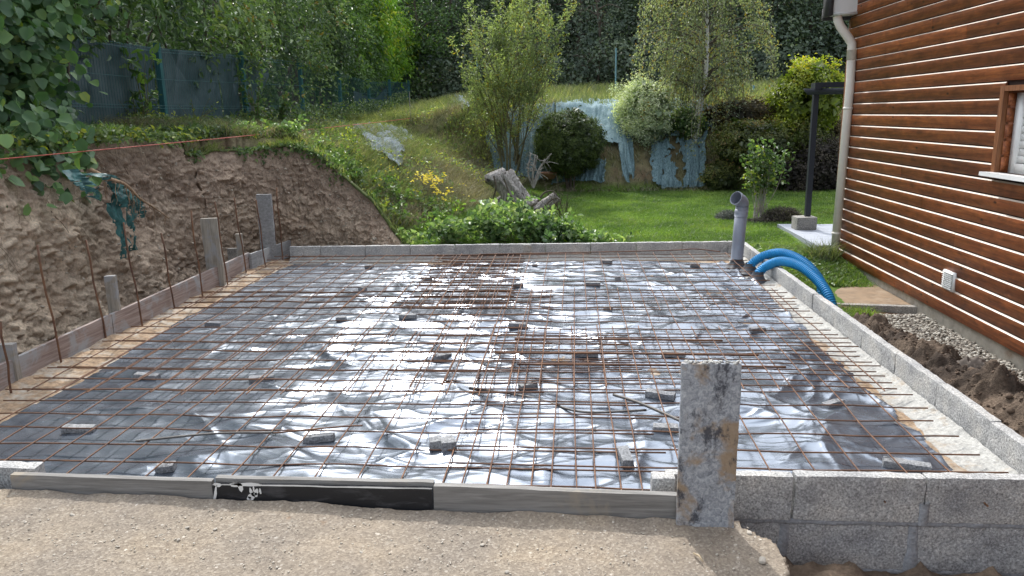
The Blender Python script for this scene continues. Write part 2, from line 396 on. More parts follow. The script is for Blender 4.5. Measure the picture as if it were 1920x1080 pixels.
def m_black():
    m, nt, b, out = new_mat('black_coated_ply'); v = coords(nt, kind='World')
    c = ramp(nt, noise(nt, coords(nt, (6, 6, 26), 'World'), 1.5, 8, 0.7, 0.5), [(0.5, (0.006, 0.007, 0.010)), (0.68, (0.05, 0.05, 0.055)), (0.78, (0.16, 0.16, 0.15))])
    nt.links.new(c, b.inputs['Base Color']); b.inputs['Roughness'].default_value = 0.5; return m
M_black = m_black()
def m_panel():
    m, nt, b, out = new_mat('cement_stained_shutter_board'); v = coords(nt, kind='World'); v2 = coords(nt, (11, 11, 6), 'World')
    n1 = noise(nt, v2, 1.0, 12, 0.78, 0.15); n2 = noise(nt, v, 5.5, 8, 0.62, 0.6); n3 = noise(nt, v, 60, 6, 0.7, 1.0)
    c = ramp(nt, n3, [(0.32, (0.14, 0.155, 0.18)), (0.5, (0.30, 0.32, 0.345)), (0.68, (0.50, 0.52, 0.54))])
    c = mix(nt, c, (0.30, 0.21, 0.12), ramp(nt, n2, [(0.46, (0, 0, 0)), (0.56, (0.85,) * 3)]))
    c = mix(nt, c, (0.035, 0.038, 0.05), ramp(nt, n1, [(0.53, (0, 0, 0)), (0.60, (0.9,) * 3)]))
    nt.links.new(c, b.inputs['Base Color']); b.inputs['Roughness'].default_value = 0.8
    p = bump(nt, b, n1, 0.6, 0.006); bump(nt, b, n3, 0.5, 0.003, p); return m
M_panel = m_panel()
M_white = simple('white_pvc', (0.74, 0.74, 0.72), 0.35, nscale=8, namp=0.05, bstr=0.03, kind='World', dirt=((0.5, 0.48, 0.43), 14, 0.62))
M_downpipe = simple('cream_pvc_pipe', (0.72, 0.68, 0.60), 0.32, nscale=6, namp=0.06, bstr=0.03, kind='World', dirt=((0.45, 0.42, 0.36), 9, 0.6))
M_greypvc = simple('grey_pvc_pipe', (0.26, 0.28, 0.33), 0.35, nscale=10, namp=0.08, bstr=0.04, kind='World', dirt=((0.33, 0.31, 0.29), 25, 0.63))
M_tape = simple('black_bitumen_tape', (0.05, 0.055, 0.065), 0.55, nscale=30, namp=0.3, bstr=0.4)
M_blue = simple('blue_corrugated_conduit', (0.012, 0.24, 0.52), 0.5, nscale=14, namp=0.12, bstr=0.06, kind='World', dirt=((0.12, 0.28, 0.42), 18, 0.66))
M_anthracite = simple('anthracite_powder_coat', (0.030, 0.034, 0.042), 0.4, nscale=20, namp=0.1, bstr=0.05)
def m_siding():
    m, nt, b, out = new_mat('varnished_larch_siding'); v = coords(nt, (30, 1.3, 26), 'World')
    at = N(nt, 'Attribute'); at.attribute_name = 'var'
    n1 = noise(nt, v, 2.0, 9, 0.65, 0.8); n2 = noise(nt, coords(nt, (1, 2.2, 5), 'World'), 3.0, 7, 0.7, 0.5)
    c = ramp(nt, n1, [(0.25, (0.09, 0.022, 0.008)), (0.5, (0.25, 0.073, 0.022)), (0.75, (0.39, 0.14, 0.045))])
    c = mix(nt, c, ramp(nt, n2, [(0.3, (0.6, 0.55, 0.5)), (0.5, (1, 1, 1)), (0.72, (1.5, 1.45, 1.3))]), 1.0, 'MULTIPLY')
    c = mix(nt, c, ramp(nt, at.outputs['Fac'], [(0, (0.72,) * 3), (1, (1.28,) * 3)]), 1.0, 'MULTIPLY')
    kn = N(nt, 'TexVoronoi'); kn.inputs['Scale'].default_value = 1.0; nt.links.new(coords(nt, (1, 4.2, 9.5), 'World'), kn.inputs['Vector'])
    c = mix(nt, c, (0.025, 0.008, 0.004), ramp(nt, kn.outputs['Distance'], [(0.05, (0.9,) * 3), (0.11, (0, 0, 0))]))
    nt.links.new(c, b.inputs['Base Color']); b.inputs['Roughness'].default_value = 0.55
    bump(nt, b, n1, 0.35, 0.003); return m
M_siding = m_siding()
M_bevel = simple('skylit_siding_bevel', (0.52, 0.44, 0.36), 0.45, nscale=5, namp=0.2, bstr=0.05, kind='World', dirt=((0.30, 0.16, 0.08), 12, 0.6))  # pale base paints the sky's bright highlight onto the board bevels
M_trim = m_wood('brown_window_trim', [(0.10, 0.035, 0.012), (0.19, 0.07, 0.025), (0.28, 0.12, 0.045)], (30, 30, 2), 0.5)
M_plinth = simple('rendered_plinth', (0.33, 0.30, 0.25), 0.95, nscale=14, namp=0.25, bstr=0.4, kind='World', dirt=((0.22, 0.16, 0.11), 5, 0.55))
M_patio = simple('grey_patio_slab', (0.34, 0.36, 0.40), 0.8, nscale=30, namp=0.12, bstr=0.2, kind='World')
M_roof = simple('dark_roof_edge', (0.035, 0.033, 0.035), 0.7)
M_bark = simple('bark', (0.10, 0.08, 0.06), 0.95, nscale=25, namp=0.5, bstr=0.8, bdist=0.01, kind='World')
M_barkolive = simple('olive_bark', (0.14, 0.13, 0.07), 0.9, nscale=30, namp=0.4, bstr=0.5, kind='World')
M_birchbark = simple('birch_bark', (0.55, 0.53, 0.48), 0.8, nscale=8, namp=0.15, bstr=0.3, kind='World', scale=(3, 3, 9), dirt=((0.06, 0.05, 0.045), 4, 0.53))
M_root = simple('root_wood', (0.30, 0.20, 0.12), 0.9, nscale=30, namp=0.4, kind='World')
M_finer = simple('fine_roots', (0.17, 0.115, 0.075), 0.95, nscale=30, namp=0.5, kind='World')
def m_driftwood():
    m, nt, b, out = new_mat('silver_driftwood'); v = coords(nt, (8, 8, 2.5), 'Object')
    n1 = noise(nt, v, 4.0, 8, 0.65, 1.2)
    c = ramp(nt, n1, [(0.34, (0.05, 0.04, 0.033)), (0.46, (0.26, 0.235, 0.21)), (0.7, (0.46, 0.44, 0.41))])
    nt.links.new(c, b.inputs['Base Color']); b.inputs['Roughness'].default_value = 0.9; bump(nt, b, n1, 1.0, 0.02); return m
M_drift = m_driftwood()
M_fence = simple('dark_teal_fence_steel', (0.03, 0.12, 0.13), 0.4, nscale=10, namp=0.15, bstr=0.03)
def m_fabric(name, lo, hi, scale=(1, 1, 1), rough=0.5, trans=0.15):
    m, nt, b, out = new_mat(name); v = coords(nt, scale, 'World'); n1 = noise(nt, v, 3, 7, 0.65, 0.4)
    c = ramp(nt, n1, [(0.3, lo), (0.7, hi)]); nt.links.new(c, b.inputs['Base Color']); b.inputs['Roughness'].default_value = rough
    bump(nt, b, n1, 0.4, 0.01)
    if trans:
        tr = N(nt, 'BsdfTranslucent'); ms = N(nt, 'MixShader'); ms.inputs[0].default_value = trans
        nt.links.new(c, tr.inputs[0]); nt.links.new(b.outputs[0], ms.inputs[1]); nt.links.new(tr.outputs[0], ms.inputs[2]); nt.links.new(ms.outputs[0], out.inputs[0])
    return m
M_screen = m_fabric('dark_privacy_screen', (0.022, 0.046, 0.052), (0.10, 0.14, 0.15))
M_tarp = m_fabric('teal_weed_fabric', (0.05, 0.10, 0.115), (0.24, 0.35, 0.375), (13, 13, 0.8), 0.9)  # upright streaks put the shade of the fold grooves into the colour
M_tarplight = m_fabric('pale_glare_weed_fabric', (0.10, 0.19, 0.215), (0.29, 0.40, 0.43), (13, 13, 1.5), 0.85)  # paler copy of the teal fabric, glare and fold shade painted into its colour
M_tarpgrey = m_fabric('silvery_weed_fabric', (0.07, 0.10, 0.115), (0.24, 0.29, 0.31), (9, 9, 3), 0.9)
M_tealrag = m_fabric('torn_teal_mesh', (0.010, 0.055, 0.052), (0.06, 0.20, 0.19), (5, 5, 5), 0.5)
M_rag = m_fabric('brown_geotextile_scrap', (0.07, 0.055, 0.045), (0.17, 0.14, 0.115), (6, 6, 6), 0.95, 0)
M_string = simple('orange_mason_line', (0.50, 0.10, 0.07), 0.6, nscale=2, namp=0.2)
M_pot = simple('terracotta', (0.26, 0.13, 0.08), 0.85)
M_yellow = simple('yellow_petals', (0.95, 0.75, 0.03), 0.6, nscale=5, namp=0.1)
M_splash = simple('white_paint', (0.68, 0.68, 0.66), 0.6, nscale=20, namp=0.1)
M_slate = simple('dark_flat_stone', (0.14, 0.125, 0.11), 0.85, nscale=15, namp=0.35, bstr=0.5, kind='World')
# foliage: dark, mid, light, accent
L_hazel = leafmat('hazel_leaves', (0.040, 0.090, 0.048), (0.090, 0.185, 0.085), (0.19, 0.32, 0.12), (0.32, 0.40, 0.08), 0.3, 0.48)
L_laurel = leafmat('laurel_leaves', (0.045, 0.085, 0.045), (0.105, 0.185, 0.08), (0.22, 0.32, 0.11), (0.22, 0.26, 0.05), 0.28, 0.3)
L_ivy = leafmat('mixed_hedge_leaves', (0.045, 0.080, 0.042), (0.105, 0.170, 0.075), (0.23, 0.32, 0.12), (0.20, 0.15, 0.03), 0.3, 0.42)
L_laurelbright = leafmat('sunlit_laurel_leaves', (0.05, 0.12, 0.02), (0.13, 0.26, 0.035), (0.24, 0.40, 0.05), (0.40, 0.44, 0.05), 0.4, 0.35)
L_laurelmid = leafmat('mid_laurel_leaves', (0.04, 0.08, 0.035), (0.095, 0.175, 0.06), (0.19, 0.30, 0.08), (0.3, 0.33, 0.05), 0.35, 0.38)
L_willow = leafmat('willow_leaves', (0.10, 0.14, 0.07), (0.24, 0.29, 0.14), (0.40, 0.45, 0.26), (0.36, 0.27, 0.03), 0.4, 0.45)
L_birch = leafmat('birch_leaves', (0.09, 0.11, 0.075), (0.20, 0.225, 0.155), (0.36, 0.38, 0.27), (0.33, 0.22, 0.05), 0.4, 0.42)
L_box = leafmat('clipped_shrub_leaves', (0.03, 0.05, 0.014), (0.075, 0.115, 0.025), (0.15, 0.20, 0.045), None, 0.25, 0.5)
L_varieg = leafmat('variegated_leaves', (0.16, 0.22, 0.15), (0.42, 0.47, 0.37), (0.70, 0.72, 0.62), (0.80, 0.80, 0.74), 0.35, 0.5)
L_yellow = leafmat('yellow_green_leaves', (0.09, 0.13, 0.02), (0.22, 0.27, 0.035), (0.40, 0.42, 0.05), (0.50, 0.38, 0.04), 0.4, 0.45)
L_maple = leafmat('olive_shrub_leaves', (0.035, 0.055, 0.015), (0.10, 0.12, 0.03), (0.19, 0.20, 0.05), (0.24, 0.13, 0.05), 0.35, 0.5)
L_brown = leafmat('dry_bramble_leaves', (0.035, 0.032, 0.018), (0.085, 0.070, 0.034), (0.14, 0.12, 0.05), (0.18, 0.09, 0.045), 0.3, 0.7, (1.3, 1.1, 0.7))
L_rose = leafmat('young_shrub_leaves', (0.04, 0.08, 0.035), (0.11, 0.175, 0.07), (0.22, 0.29, 0.12), (0.40, 0.42, 0.06), 0.4, 0.45)
L_laven = leafmat('lavender_leaves', (0.06, 0.075, 0.075), (0.13, 0.15, 0.15), (0.22, 0.23, 0.23), None, 0.2, 0.7, (1, 1, 1))
L_heath = leafmat('purple_brown_leaves', (0.035, 0.03, 0.03), (0.08, 0.065, 0.06), (0.15, 0.13, 0.10), (0.15, 0.17, 0.06), 0.2, 0.7, (1, 1, 1))
L_forest = leafmat('forest_leaves', (0.034, 0.058, 0.036), (0.09, 0.138, 0.085), (0.20, 0.25, 0.15), (0.15, 0.13, 0.03), 0.25, 0.5)
L_forest2 = leafmat('forest_leaves_grey', (0.038, 0.060, 0.044), (0.11, 0.155, 0.115), (0.24, 0.285, 0.20), (0.14, 0.12, 0.04), 0.25, 0.5)
L_bramble = leafmat('bramble_patch_leaves', (0.05, 0.10, 0.045), (0.15, 0.245, 0.11), (0.34, 0.44, 0.24), (0.48, 0.54, 0.28), 0.35, 0.38)
G_lawn = leafmat('lawn_blades', (0.085, 0.15, 0.035), (0.15, 0.235, 0.06), (0.22, 0.30, 0.09), (0.28, 0.30, 0.08), 0.4, 0.5)
G_bank = leafmat('bank_grass_blades', (0.08, 0.11, 0.045), (0.17, 0.205, 0.09), (0.27, 0.285, 0.15), (0.40, 0.35, 0.20), 0.35, 0.6)
G_dry = leafmat('dry_grass_blades', (0.13, 0.125, 0.085), (0.25, 0.24, 0.17), (0.36, 0.34, 0.25), (0.15, 0.18, 0.05), 0.3, 0.7, (1.2, 1.15, 0.8))
G_weed = leafmat('fresh_weed_leaves', (0.05, 0.10, 0.03), (0.13, 0.215, 0.065), (0.23, 0.33, 0.11), (0.4, 0.45, 0.08), 0.4, 0.42)
# ================================================================== TERRAIN
def lerp_pts(x, xs, ys): return np.interp(x, xs, ys)
CUT_B = [(-3.78, -2.0), (-3.78, 2.0), (-3.8, 5.0), (-3.78, 7.2), (-3.55, 8.0), (-3.0, 8.22), (-2.4, 8.12), (-1.75, 7.98)]
CUT_T = [(-4.0, -2.0), (-4.0, 2.0), (-4.02, 5.0), (-3.98, 7.0), (-3.72, 8.2), (-3.12, 8.52), (-2.45, 8.34), (-1.80, 8.08)]
def hT(x, y, detail=True):
    x = np.asarray(x, float); y = np.asarray(y, float)
    xb = lerp_pts(y, [0, 8.2, 10, 13.5, 20], [-1.9, -1.9, -1.2, -0.45, 0.3])
    xt = lerp_pts(y, [0, 8.2, 10, 13.5, 20], [-3.15, -3.15, -3.5, -3.9, -3.8])
    t = np.clip((xb - x) / (xb - xt), 0, 1); t = t + 0.06 * np.sin(t * 2 * PI) * -1
    top = 1.0 + lerp_pts(y, [0, 10, 14, 24], [0, 0, 0.05, 0.22])
    hl = -0.1 + (top + 0.1) * t + np.clip((xt - x) / 1.5, 0, 1.2) * 0.16
    tb = np.clip((y - 14.1 + 0.12 * np.sin(x * 2.1)) / 1.5, 0, 1); tb = tb ** 0.7
    hb = -0.1 + 1.5 * tb + np.clip((y - 15.6) / 6.5, 0, 1) * 0.5 + np.clip((y - 24) * 0.30, 0, 7.5) - 0.38 * sstep(-1.5, -5, x)
    k = 0.12; h = np.maximum(hl, hb) + 0.5 * k * np.exp(-np.abs(hl - hb) / k) - 0.5 * k * np.exp(-np.abs(hl - hb) / k) * ((np.maximum(hl, hb) < 0.0) * 1.0)
    if detail:
        w = np.clip((h + 0.06) / 0.25, 0, 1)
        h = h + w * (0.10 * fbm(xyz(x * 1.6, y * 1.6), 4, 3) + 0.02 * fbm(xyz(x * 9, y * 9), 3, 4)) + (1 - w) * 0.012 * fbm(xyz(x * 3, y * 3), 3, 5)
    # lower ground right of the slab, beside the house
    low = sstep(1.5, 2.1, x) * sstep(7.6, 6.4, y); h = np.where((h < 0.05), h - 0.12 * low - 0.07 * sstep(2.0, 2.7, x) * sstep(9.0, 7.6, y), h)
    # behind the slab's excavation
    cut_x = lerp_pts(y, [-2, 7.0, 8.2, 8.8], [-4.4, -4.4, -4.2, -3.4])
    inside = (x > cut_x) & (x < 1.86) & (y < 7.92)
    inside |= (y < lerp_pts(x, [-4.4, -3.95, -3.12, -2.45, -1.8, -1.7], [7.2, 8.6, 8.92, 8.72, 8.36, 8.0])) & (x > cut_x) & (x < -1.7)
    inside |= (y < 3.2) & (x >= 1.5)
    h = np.where(inside, -0.46 + 0.03 * fbm(xyz(x * 6, y * 6), 3, 9), h)
    return h
def onT(px, py, y0=3.0, y1=60.0):
    """the terrain point seen through a pixel"""
    r = ray(px, py); o = np.array([0, 0, CAMZ]); ts = np.linspace(y0 / r[1], y1 / r[1], 6000)
    P = o + ts[:, None] * r; d = P[:, 2] - hT(P[:, 0], P[:, 1], False); i = int(np.argmax(d < 0)) if (d < 0).any() else len(ts) - 1
    return P[i]
def axis(parts):
    out = [np.arange(a, b, s) for a, b, s in parts]; return np.concatenate(out + [[parts[-1][1]]])
gx = axis([(-30, -8, 0.8), (-8, -5.2, 0.16), (-5.2, 3.2, 0.05), (3.2, 8, 0.16), (8, 34, 0.8)])
gy = axis([(-12, 1.5, 0.6), (1.5, 7.4, 0.12), (7.4, 17.2, 0.05), (17.2, 26, 0.16), (26, 70, 1.0)])
X, Y = np.meshgrid(gx, gy, indexing='ij'); Z = hT(X, Y)
n1 = fbm(xyz(X * 1.3, Y * 1.3), 4, 21); n2 = fbm(xyz(X * 5, Y * 5), 4, 22); n3 = fbm(xyz(X * 2.2, Y * 2.2), 4, 24)
def rgb(c): return np.array(c, float)
lawn = rgb((0.085, 0.15, 0.022)); grass = rgb((0.11, 0.14, 0.045)); dry = rgb((0.27, 0.23, 0.14)); soil = rgb((0.12, 0.078, 0.05)); dark = rgb((0.035, 0.04, 0.02))
def mixc(a, b, t): return a + (b - a) * np.clip(t, 0, 1)[..., None]
slope = np.abs(np.gradient(Z, axis=0) / np.gradient(X, axis=0)) + np.abs(np.gradient(Z, axis=1) / np.gradient(Y, axis=1))
C = np.broadcast_to(lawn, X.shape + (3,)).copy() * (1 + 0.12 * n2[..., None])
isbank = np.clip((Z + 0.02) / 0.12, 0, 1)
bank = mixc(np.broadcast_to(grass, C.shape), np.broadcast_to(dry, C.shape), (n1 * 2.2 + 0.35)); bank = mixc(bank, np.broadcast_to(soil, C.shape), n3 * 3 - 0.35)
C = mixc(C, bank, isbank)
back = np.clip((Y - 14.1) / 0.4, 0, 1) * np.clip((15.6 - Y) / 0.3, 0, 1) * (X > -1.0)
C = mixc(C, np.broadcast_to(rgb((0.13, 0.10, 0.055)), C.shape), back * 0.8 + n2 * 0.3)
C = mixc(C, np.broadcast_to(dark, C.shape), np.clip((Y - 22.5) / 1.5, 0, 1))
C = mixc(C, np.broadcast_to(soil, C.shape), (Z < -0.35) * 1.0)
C = mixc(C, np.broadcast_to(soil * 1.2, C.shape), ((X > 1.8) & (Y < 5.75)) * 1.0 + ((X > 2.05) & (Y < 6.1)) * 1.0)
MB().grid(np.stack([X, Y, Z], -1), C).build('ground', M_terrain, smooth=True, rgb=True, kind='structure')

# the vertical cut through the bank: a face with real relief
S = 760; H = 120
pb = spline(CUT_B, S); pt = spline(CUT_T, S)
v = np.linspace(0, 1, H)
sx = np.concatenate([[0], np.cumsum(np.linalg.norm(np.diff(pb, axis=0), axis=1))])
topz = hT(np.minimum(pt[:, 0] - 0.10, -4.5), pt[:, 1], False) + 0.01
topz = np.where(pt[:, 1] > 7.6, np.interp(pt[:, 0], [-3.6, -3.12, -2.7, -2.2, -1.9, -1.8], [0.99, 1.02, 0.74, 0.34, 0.05, -0.05]), topz)
topz = topz + 0.09 * fbm(xyz(sx * 2.1, sx * 0), 4, 71)
W = np.linspace(0, 1, H)[None, :]
PX = pb[:, 0][:, None] + (pt[:, 0] - pb[:, 0])[:, None] * W ** 1.5; PY = pb[:, 1][:, None] + (pt[:, 1] - pb[:, 1])[:, None] * W ** 1.5
PZ = -0.45 + (topz[:, None] + 0.45) * W
tan = np.gradient(pb, axis=0); tan /= np.linalg.norm(tan, axis=1)[:, None]
nx, ny = tan[:, 1][:, None], -tan[:, 0][:, None]
SS = np.broadcast_to(sx[:, None], PX.shape)
q = xyz(SS, PZ, 0.0)
d = 0.10 * fbm(q * 1.4, 2, 31) + 0.035 * ridged(q * np.array([7, 5.5, 1]), 4, 32) + (0.030 + 0.05 * sstep(-.3, .5, fbm(q * 2.6, 2, 38))) * np.abs(fbm(q * np.array([13, 19, 1]), 4, 33, .6)) * 1.3 + 0.026 * fbm(q * 40, 4, 34, .6)
lumps = sstep(0.2, 0.6, fbm(q * 9, 3, 35)) * 0.045; d = d + lumps
d = d * (1 - 0.8 * W ** 10) - 0.07
foot = np.exp(-(PZ + 0.42) / 0.11) * 0.14
PX2 = PX + nx * (d + foot); PY2 = PY + ny * (d + foot); PZ2 = PZ + 0.02 * fbm(q * 11, 3, 37)
lipx = []; 
for k, (bk, dz) in enumerate([(0.14, 0.01), (0.42, 0.03), (0.80, -0.05)]):
    bk = bk * np.interp(sx, [8.9, 9.6], [1, .22]); lx = pt[:, 0] - nx[:, 0] * bk; ly = pt[:, 1] - ny[:, 0] * bk
    lipx.append(np.stack([lx, ly, topz + dz], -1))
G = np.stack([PX2, PY2, PZ2], -1); 
cl = fbm(q * 2.2, 4, 41); c2 = fbm(q * 9, 3, 42)
tan_c = rgb((0.76, 0.62, 0.46)); mid_c = rgb((0.58, 0.45, 0.325)); dk_c = rgb((0.40, 0.30, 0.225))
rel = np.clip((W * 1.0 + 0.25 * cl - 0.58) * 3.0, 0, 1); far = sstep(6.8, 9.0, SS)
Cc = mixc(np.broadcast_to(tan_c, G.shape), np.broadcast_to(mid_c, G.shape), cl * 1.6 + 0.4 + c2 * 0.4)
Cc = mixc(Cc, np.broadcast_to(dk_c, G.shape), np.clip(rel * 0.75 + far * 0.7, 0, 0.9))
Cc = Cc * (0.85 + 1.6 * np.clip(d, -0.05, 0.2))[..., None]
G = np.concatenate([G] + [l[:, None] for l in lipx], 1)
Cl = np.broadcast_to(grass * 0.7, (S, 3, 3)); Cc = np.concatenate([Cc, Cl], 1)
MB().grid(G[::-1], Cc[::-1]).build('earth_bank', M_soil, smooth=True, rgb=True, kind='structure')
def facept(s, w, out=0.0):
    i = int(np.clip(s / sx[-1] * (S - 1), 0, S - 1)); j = int(np.clip(w * (H - 1), 0, H - 1))
    p = G[i, j].copy(); p[0] += nx[i, 0] * out; p[1] += ny[i, 0] * out; return p
# pale stones bedded in the cut and crumbs fallen at its foot
mb = MB()
n = 620; R_ = RNG.uniform(.006, .018, n) * np.where(RNG.random(n) < .07, 1.6, 1)
pebbles(mb, [facept(RNG.uniform(1.5, sx[-1] - 0.2), RNG.uniform(0.05, 0.95), 0.003) for k in range(n)], R_ * .8)
M_stone = simple('pale_stones', (0.40, 0.35, 0.28), 0.9, nscale=6, namp=0.5, bstr=0.4, kind='World')
mb.build('stones', M_stone, smooth=True, kind='stuff', label='small pale stones bedded in the cut clay face', cat='stones')
# clods along the foot behind the left form boards
mb = MB()
n = 900; y = RNG.uniform(2.6, 8.0, n); x = RNG.uniform(-3.8, -3.26, n); r = RNG.uniform(0.010, 0.042, n)
pebbles(mb, np.stack([x, y, -0.43 + 0.35 * np.maximum(0, (-3.35 - x)) + r * 0.4], 1), r, .8, .22, fine=True)
M_clod = simple('clay_clods', (0.22, 0.16, 0.105), 0.97, nscale=18, namp=0.45, bstr=0.8, kind='World')
mb.build('clods', M_clod, smooth=True, kind='stuff', label='crumbled clay clods heaped at the foot of the cut bank', cat='clods')

# ================================================================== FOREGROUND AGGREGATE
gx = axis([(-6, -2.6, 0.2), (-2.6, 0.95, 0.011), ]); gy = axis([(-4, 1.2, 0.2), (1.2, 2.49, 0.011)])
X, Y = np.meshgrid(gx, gy, indexing='ij')
zt = np.interp(X, [-2.3, -0.85, 0.4, 1], [-0.048, -0.088, -0.120, -0.125]) - 0.02 * (2.49 - Y)
edge = np.interp(Y, [-4, 1.2, 1.6, 2.0, 2.2, 2.3, 2.4, 2.46, 2.49], [0.8, 0.76, 0.735, 0.715, 0.70, 0.705, 0.675, 0.60, 0.585]) + 0.035 * fbm(xyz(X * 0, Y * 7), 4, 50) + 0.016 * fbm(xyz(X * 22, Y * 22), 3, 57)
drop = np.clip((X - edge) / 0.075, 0, 1) ** .8
Z = zt - 0.40 * drop + 0.006 * fbm(xyz(X * 7, Y * 7), 3, 51) + 0.0035 * np.abs(fbm(xyz(X * 75, Y * 75), 2, 52)) + 0.0025 * fbm(xyz(X * 38, Y * 38), 2, 53) + 0.03 * drop * fbm(xyz(X * 20, Y * 20), 3, 54)
Z += 0.012 * np.exp(-((2.485 - Y) / 0.03)) * (0.6 + fbm(xyz(X * 6, Y * 0), 3, 55))
m = (X < edge + 0.14)[:-1, :-1]
MB().grid(np.stack([X, Y, Z], -1), 0.5, m).build('gravel_yard', M_gravel, smooth=True, kind='structure')
mb = MB()
n = 1500; x = RNG.uniform(-2.4, 0.64, n); y = 2.47 - np.abs(RNG.normal(0, 0.55, n)); r = RNG.uniform(0.0018, 0.0045, n)
z = np.interp(x, [-2.3, -0.85, 0.4, 1], [-0.048, -0.088, -0.120, -0.125]) - 0.02 * (2.49 - y) + r * 0.4
k_ = y > 1.6; pebbles(mb, np.stack([x, y, z + .001], 1)[k_], r[k_], .35)
n = 45; x = RNG.uniform(-2.4, 0.62, n); y = RNG.uniform(1.6, 2.46, n); r = RNG.uniform(.004, .009, n) * (1 + .5 * (RNG.random(n) < .08)); z = np.interp(x, [-2.3, -0.85, 0.4, 1], [-0.048, -0.088, -0.120, -0.125]) - 0.02 * (2.49 - y); pebbles(mb, np.stack([x, y, z + r * .25], 1), r, .55, .2, fine=True)
M_grit = simple('loose_grit', (0.40, 0.36, 0.30), 0.9, nscale=30, namp=0.2, bstr=0.2, kind='World')
mb.build('loose_grit', M_grit, smooth=True, kind='stuff', label='loose pale grit scattered on the compacted yard surface', cat='grit')
# bigger stones and twig at the crumbled corner
mb = MB()
for (px, py, r) in [(1405, 997, .010), (1398, 1006, .004), (1430, 1049, .013), (1416, 1004, .005), (1376, 1030, .004), (1340, 1015, .004)]:
    p = onz(px, py, -0.118)
    mb.rbox((r * 2.4, r * 1.8, r * 1.2), TM((p[0], p[1], -0.128 + r * .5), RNG.uniform(0, 6)), r * .6, r * .2, 60, r * .6, seed=int(px))
mb.build('corner_stones', M_grit, smooth=True, kind='stuff', label='larger stones loose at the crumbled corner of the yard', cat='stones')
tw = onz(1300, 1040, -0.118); t2 = onz(1318, 1056, -0.118)
MB().tube([tw + [0, 0, .006], (tw + t2) / 2 + [0.002, 0, .012], t2 + [0, 0, .006]], [.003, .004, .002], 5).build('splinter', simple('dry_splinter', (0.45, 0.35, 0.22)), label='pale wood splinter lying on the yard near the crumbled corner', cat='splinter')

# trench soil in front of the block wall
gx = np.arange(0.55, 3.2, 0.02); gy = np.arange(1.3, 2.66, 0.02); X, Y = np.meshgrid(gx, gy, indexing='ij')
Z = -0.385 + 0.12 * np.exp(-((X - 0.93) ** 2 / 0.03 + (Y - 2.32) ** 2 / 0.06)) + 0.05 * ridged(xyz(X * 8, Y * 8), 4, 61) + 0.015 * fbm(xyz(X * 40, Y * 40), 3, 62)
Cc = mixc(np.broadcast_to(rgb((0.27, 0.20, 0.14)), X.shape + (3,)), np.broadcast_to(rgb((0.15, 0.11, 0.08)), X.shape + (3,)), fbm(xyz(X * 9, Y * 9), 3, 63) + .4)
MB().grid(np.stack([X, Y, Z], -1), Cc).build('trench_soil', M_soil, smooth=True, rgb=True, kind='structure')
# ================================================================== SLAB BED, MEMBRANE
gx = np.arange(-3.22, 1.76, 0.02); gy = np.arange(2.56, 7.72, 0.02); X, Y = np.meshgrid(gx, gy, indexing='ij'); ms_ = ~((X > .28) & (Y < 2.70))[:-1, :-1]
Z = -0.168 + 0.006 * fbm(xyz(X * 20, Y * 20), 3, 80) + 0.03 * np.clip((-2.95 - X) / 0.2, 0, 1) * (0.6 + fbm(xyz(X * 4, Y * 4), 3, 81)) - 0.0 * X
MB().grid(np.stack([X, Y, Z], -1), .5, ms_).build('sand_bed', M_sand, smooth=True, kind='structure')
def film_z(X, Y, seed=5):
    rng = np.random.default_rng(seed)
    flat = 0.30 + 0.70 * sstep(-2.3, -1.4, X + 0.25 * vnoise(xyz(X * 1.5, Y * 1.5), 8))
    z = 0.014 * fbm(xyz(X * 2.6, Y * 5.0), 3, 90)
    wx = 0.16 * fbm(xyz(X * 1.5, Y * 1.5), 3, 91); wy = 0.16 * fbm(xyz(X * 1.5, Y * 1.5), 3, 92)
    z = z + 0.020 * ridged(xyz((X + 1.6 * wx) * 1.5, (Y + 1.6 * wy) * 4.0), 2, 93)
    z = z + 0.0009 * ridged(xyz((X + wy) * 6, (Y + wx) * 11), 2, 94)
    for k in range(330):
        cx, cy = rng.uniform(-2.9, 1.7), 2.55 + 5.1 * rng.random() ** 1.1
        if cx < -1.7 and rng.random() < 0.55: continue
        big = rng.random() < .38
        a = rng.normal(-0.12, 0.42) + (0.8 if rng.random() < 0.18 else 0); L = rng.uniform(0.35, 1.0) if big else rng.uniform(0.12, 0.45); w = rng.uniform(0.025, 0.06) if big else rng.uniform(0.010, 0.028); h = rng.uniform(0.018, 0.042) if big else rng.uniform(0.006, 0.018); kk = rng.normal(0, 0.55)
        ca, sa = math.cos(a), math.sin(a); i = (X[:, 0] > cx - L * 1.3) & (X[:, 0] < cx + L * 1.3); j = (Y[0] > cy - L * 1.3) & (Y[0] < cy + L * 1.3)
        if not i.any() or not j.any(): continue
        sub = np.ix_(i, j); dx, dy = X[sub] - cx, Y[sub] - cy; u = dx * ca + dy * sa; v_ = -dx * sa + dy * ca - kk * u * u + 0.012 * np.sin(u * 22 + k)
        ww = w * (1 - 0.6 * np.clip(np.abs(u) / L, 0, 1)) * np.where(v_ > 0, 1.0, 1.8)
        z[sub] += h * np.exp(-np.abs(v_) / ww) * np.exp(-(u / L) ** 4 * 2.5)
    z = z * flat
    return -0.160 + (0.045 * np.tanh(np.maximum(z, -.006) / 0.045))
gx = np.arange(-3.03, 1.70, 0.0095); gy = np.arange(2.555, 7.62, 0.0105); X, Y = np.meshgrid(gx, gy, indexing='ij'); FZ = film_z(X, Y)
lx = np.interp(Y, [2.5, 3.5, 3.75, 5.3, 7.2, 7.6], [-2.85, -2.86, -2.84, -2.93, -2.90, -2.85]) + 0.03 * fbm(xyz(X * 0, Y * 3), 3, 95)
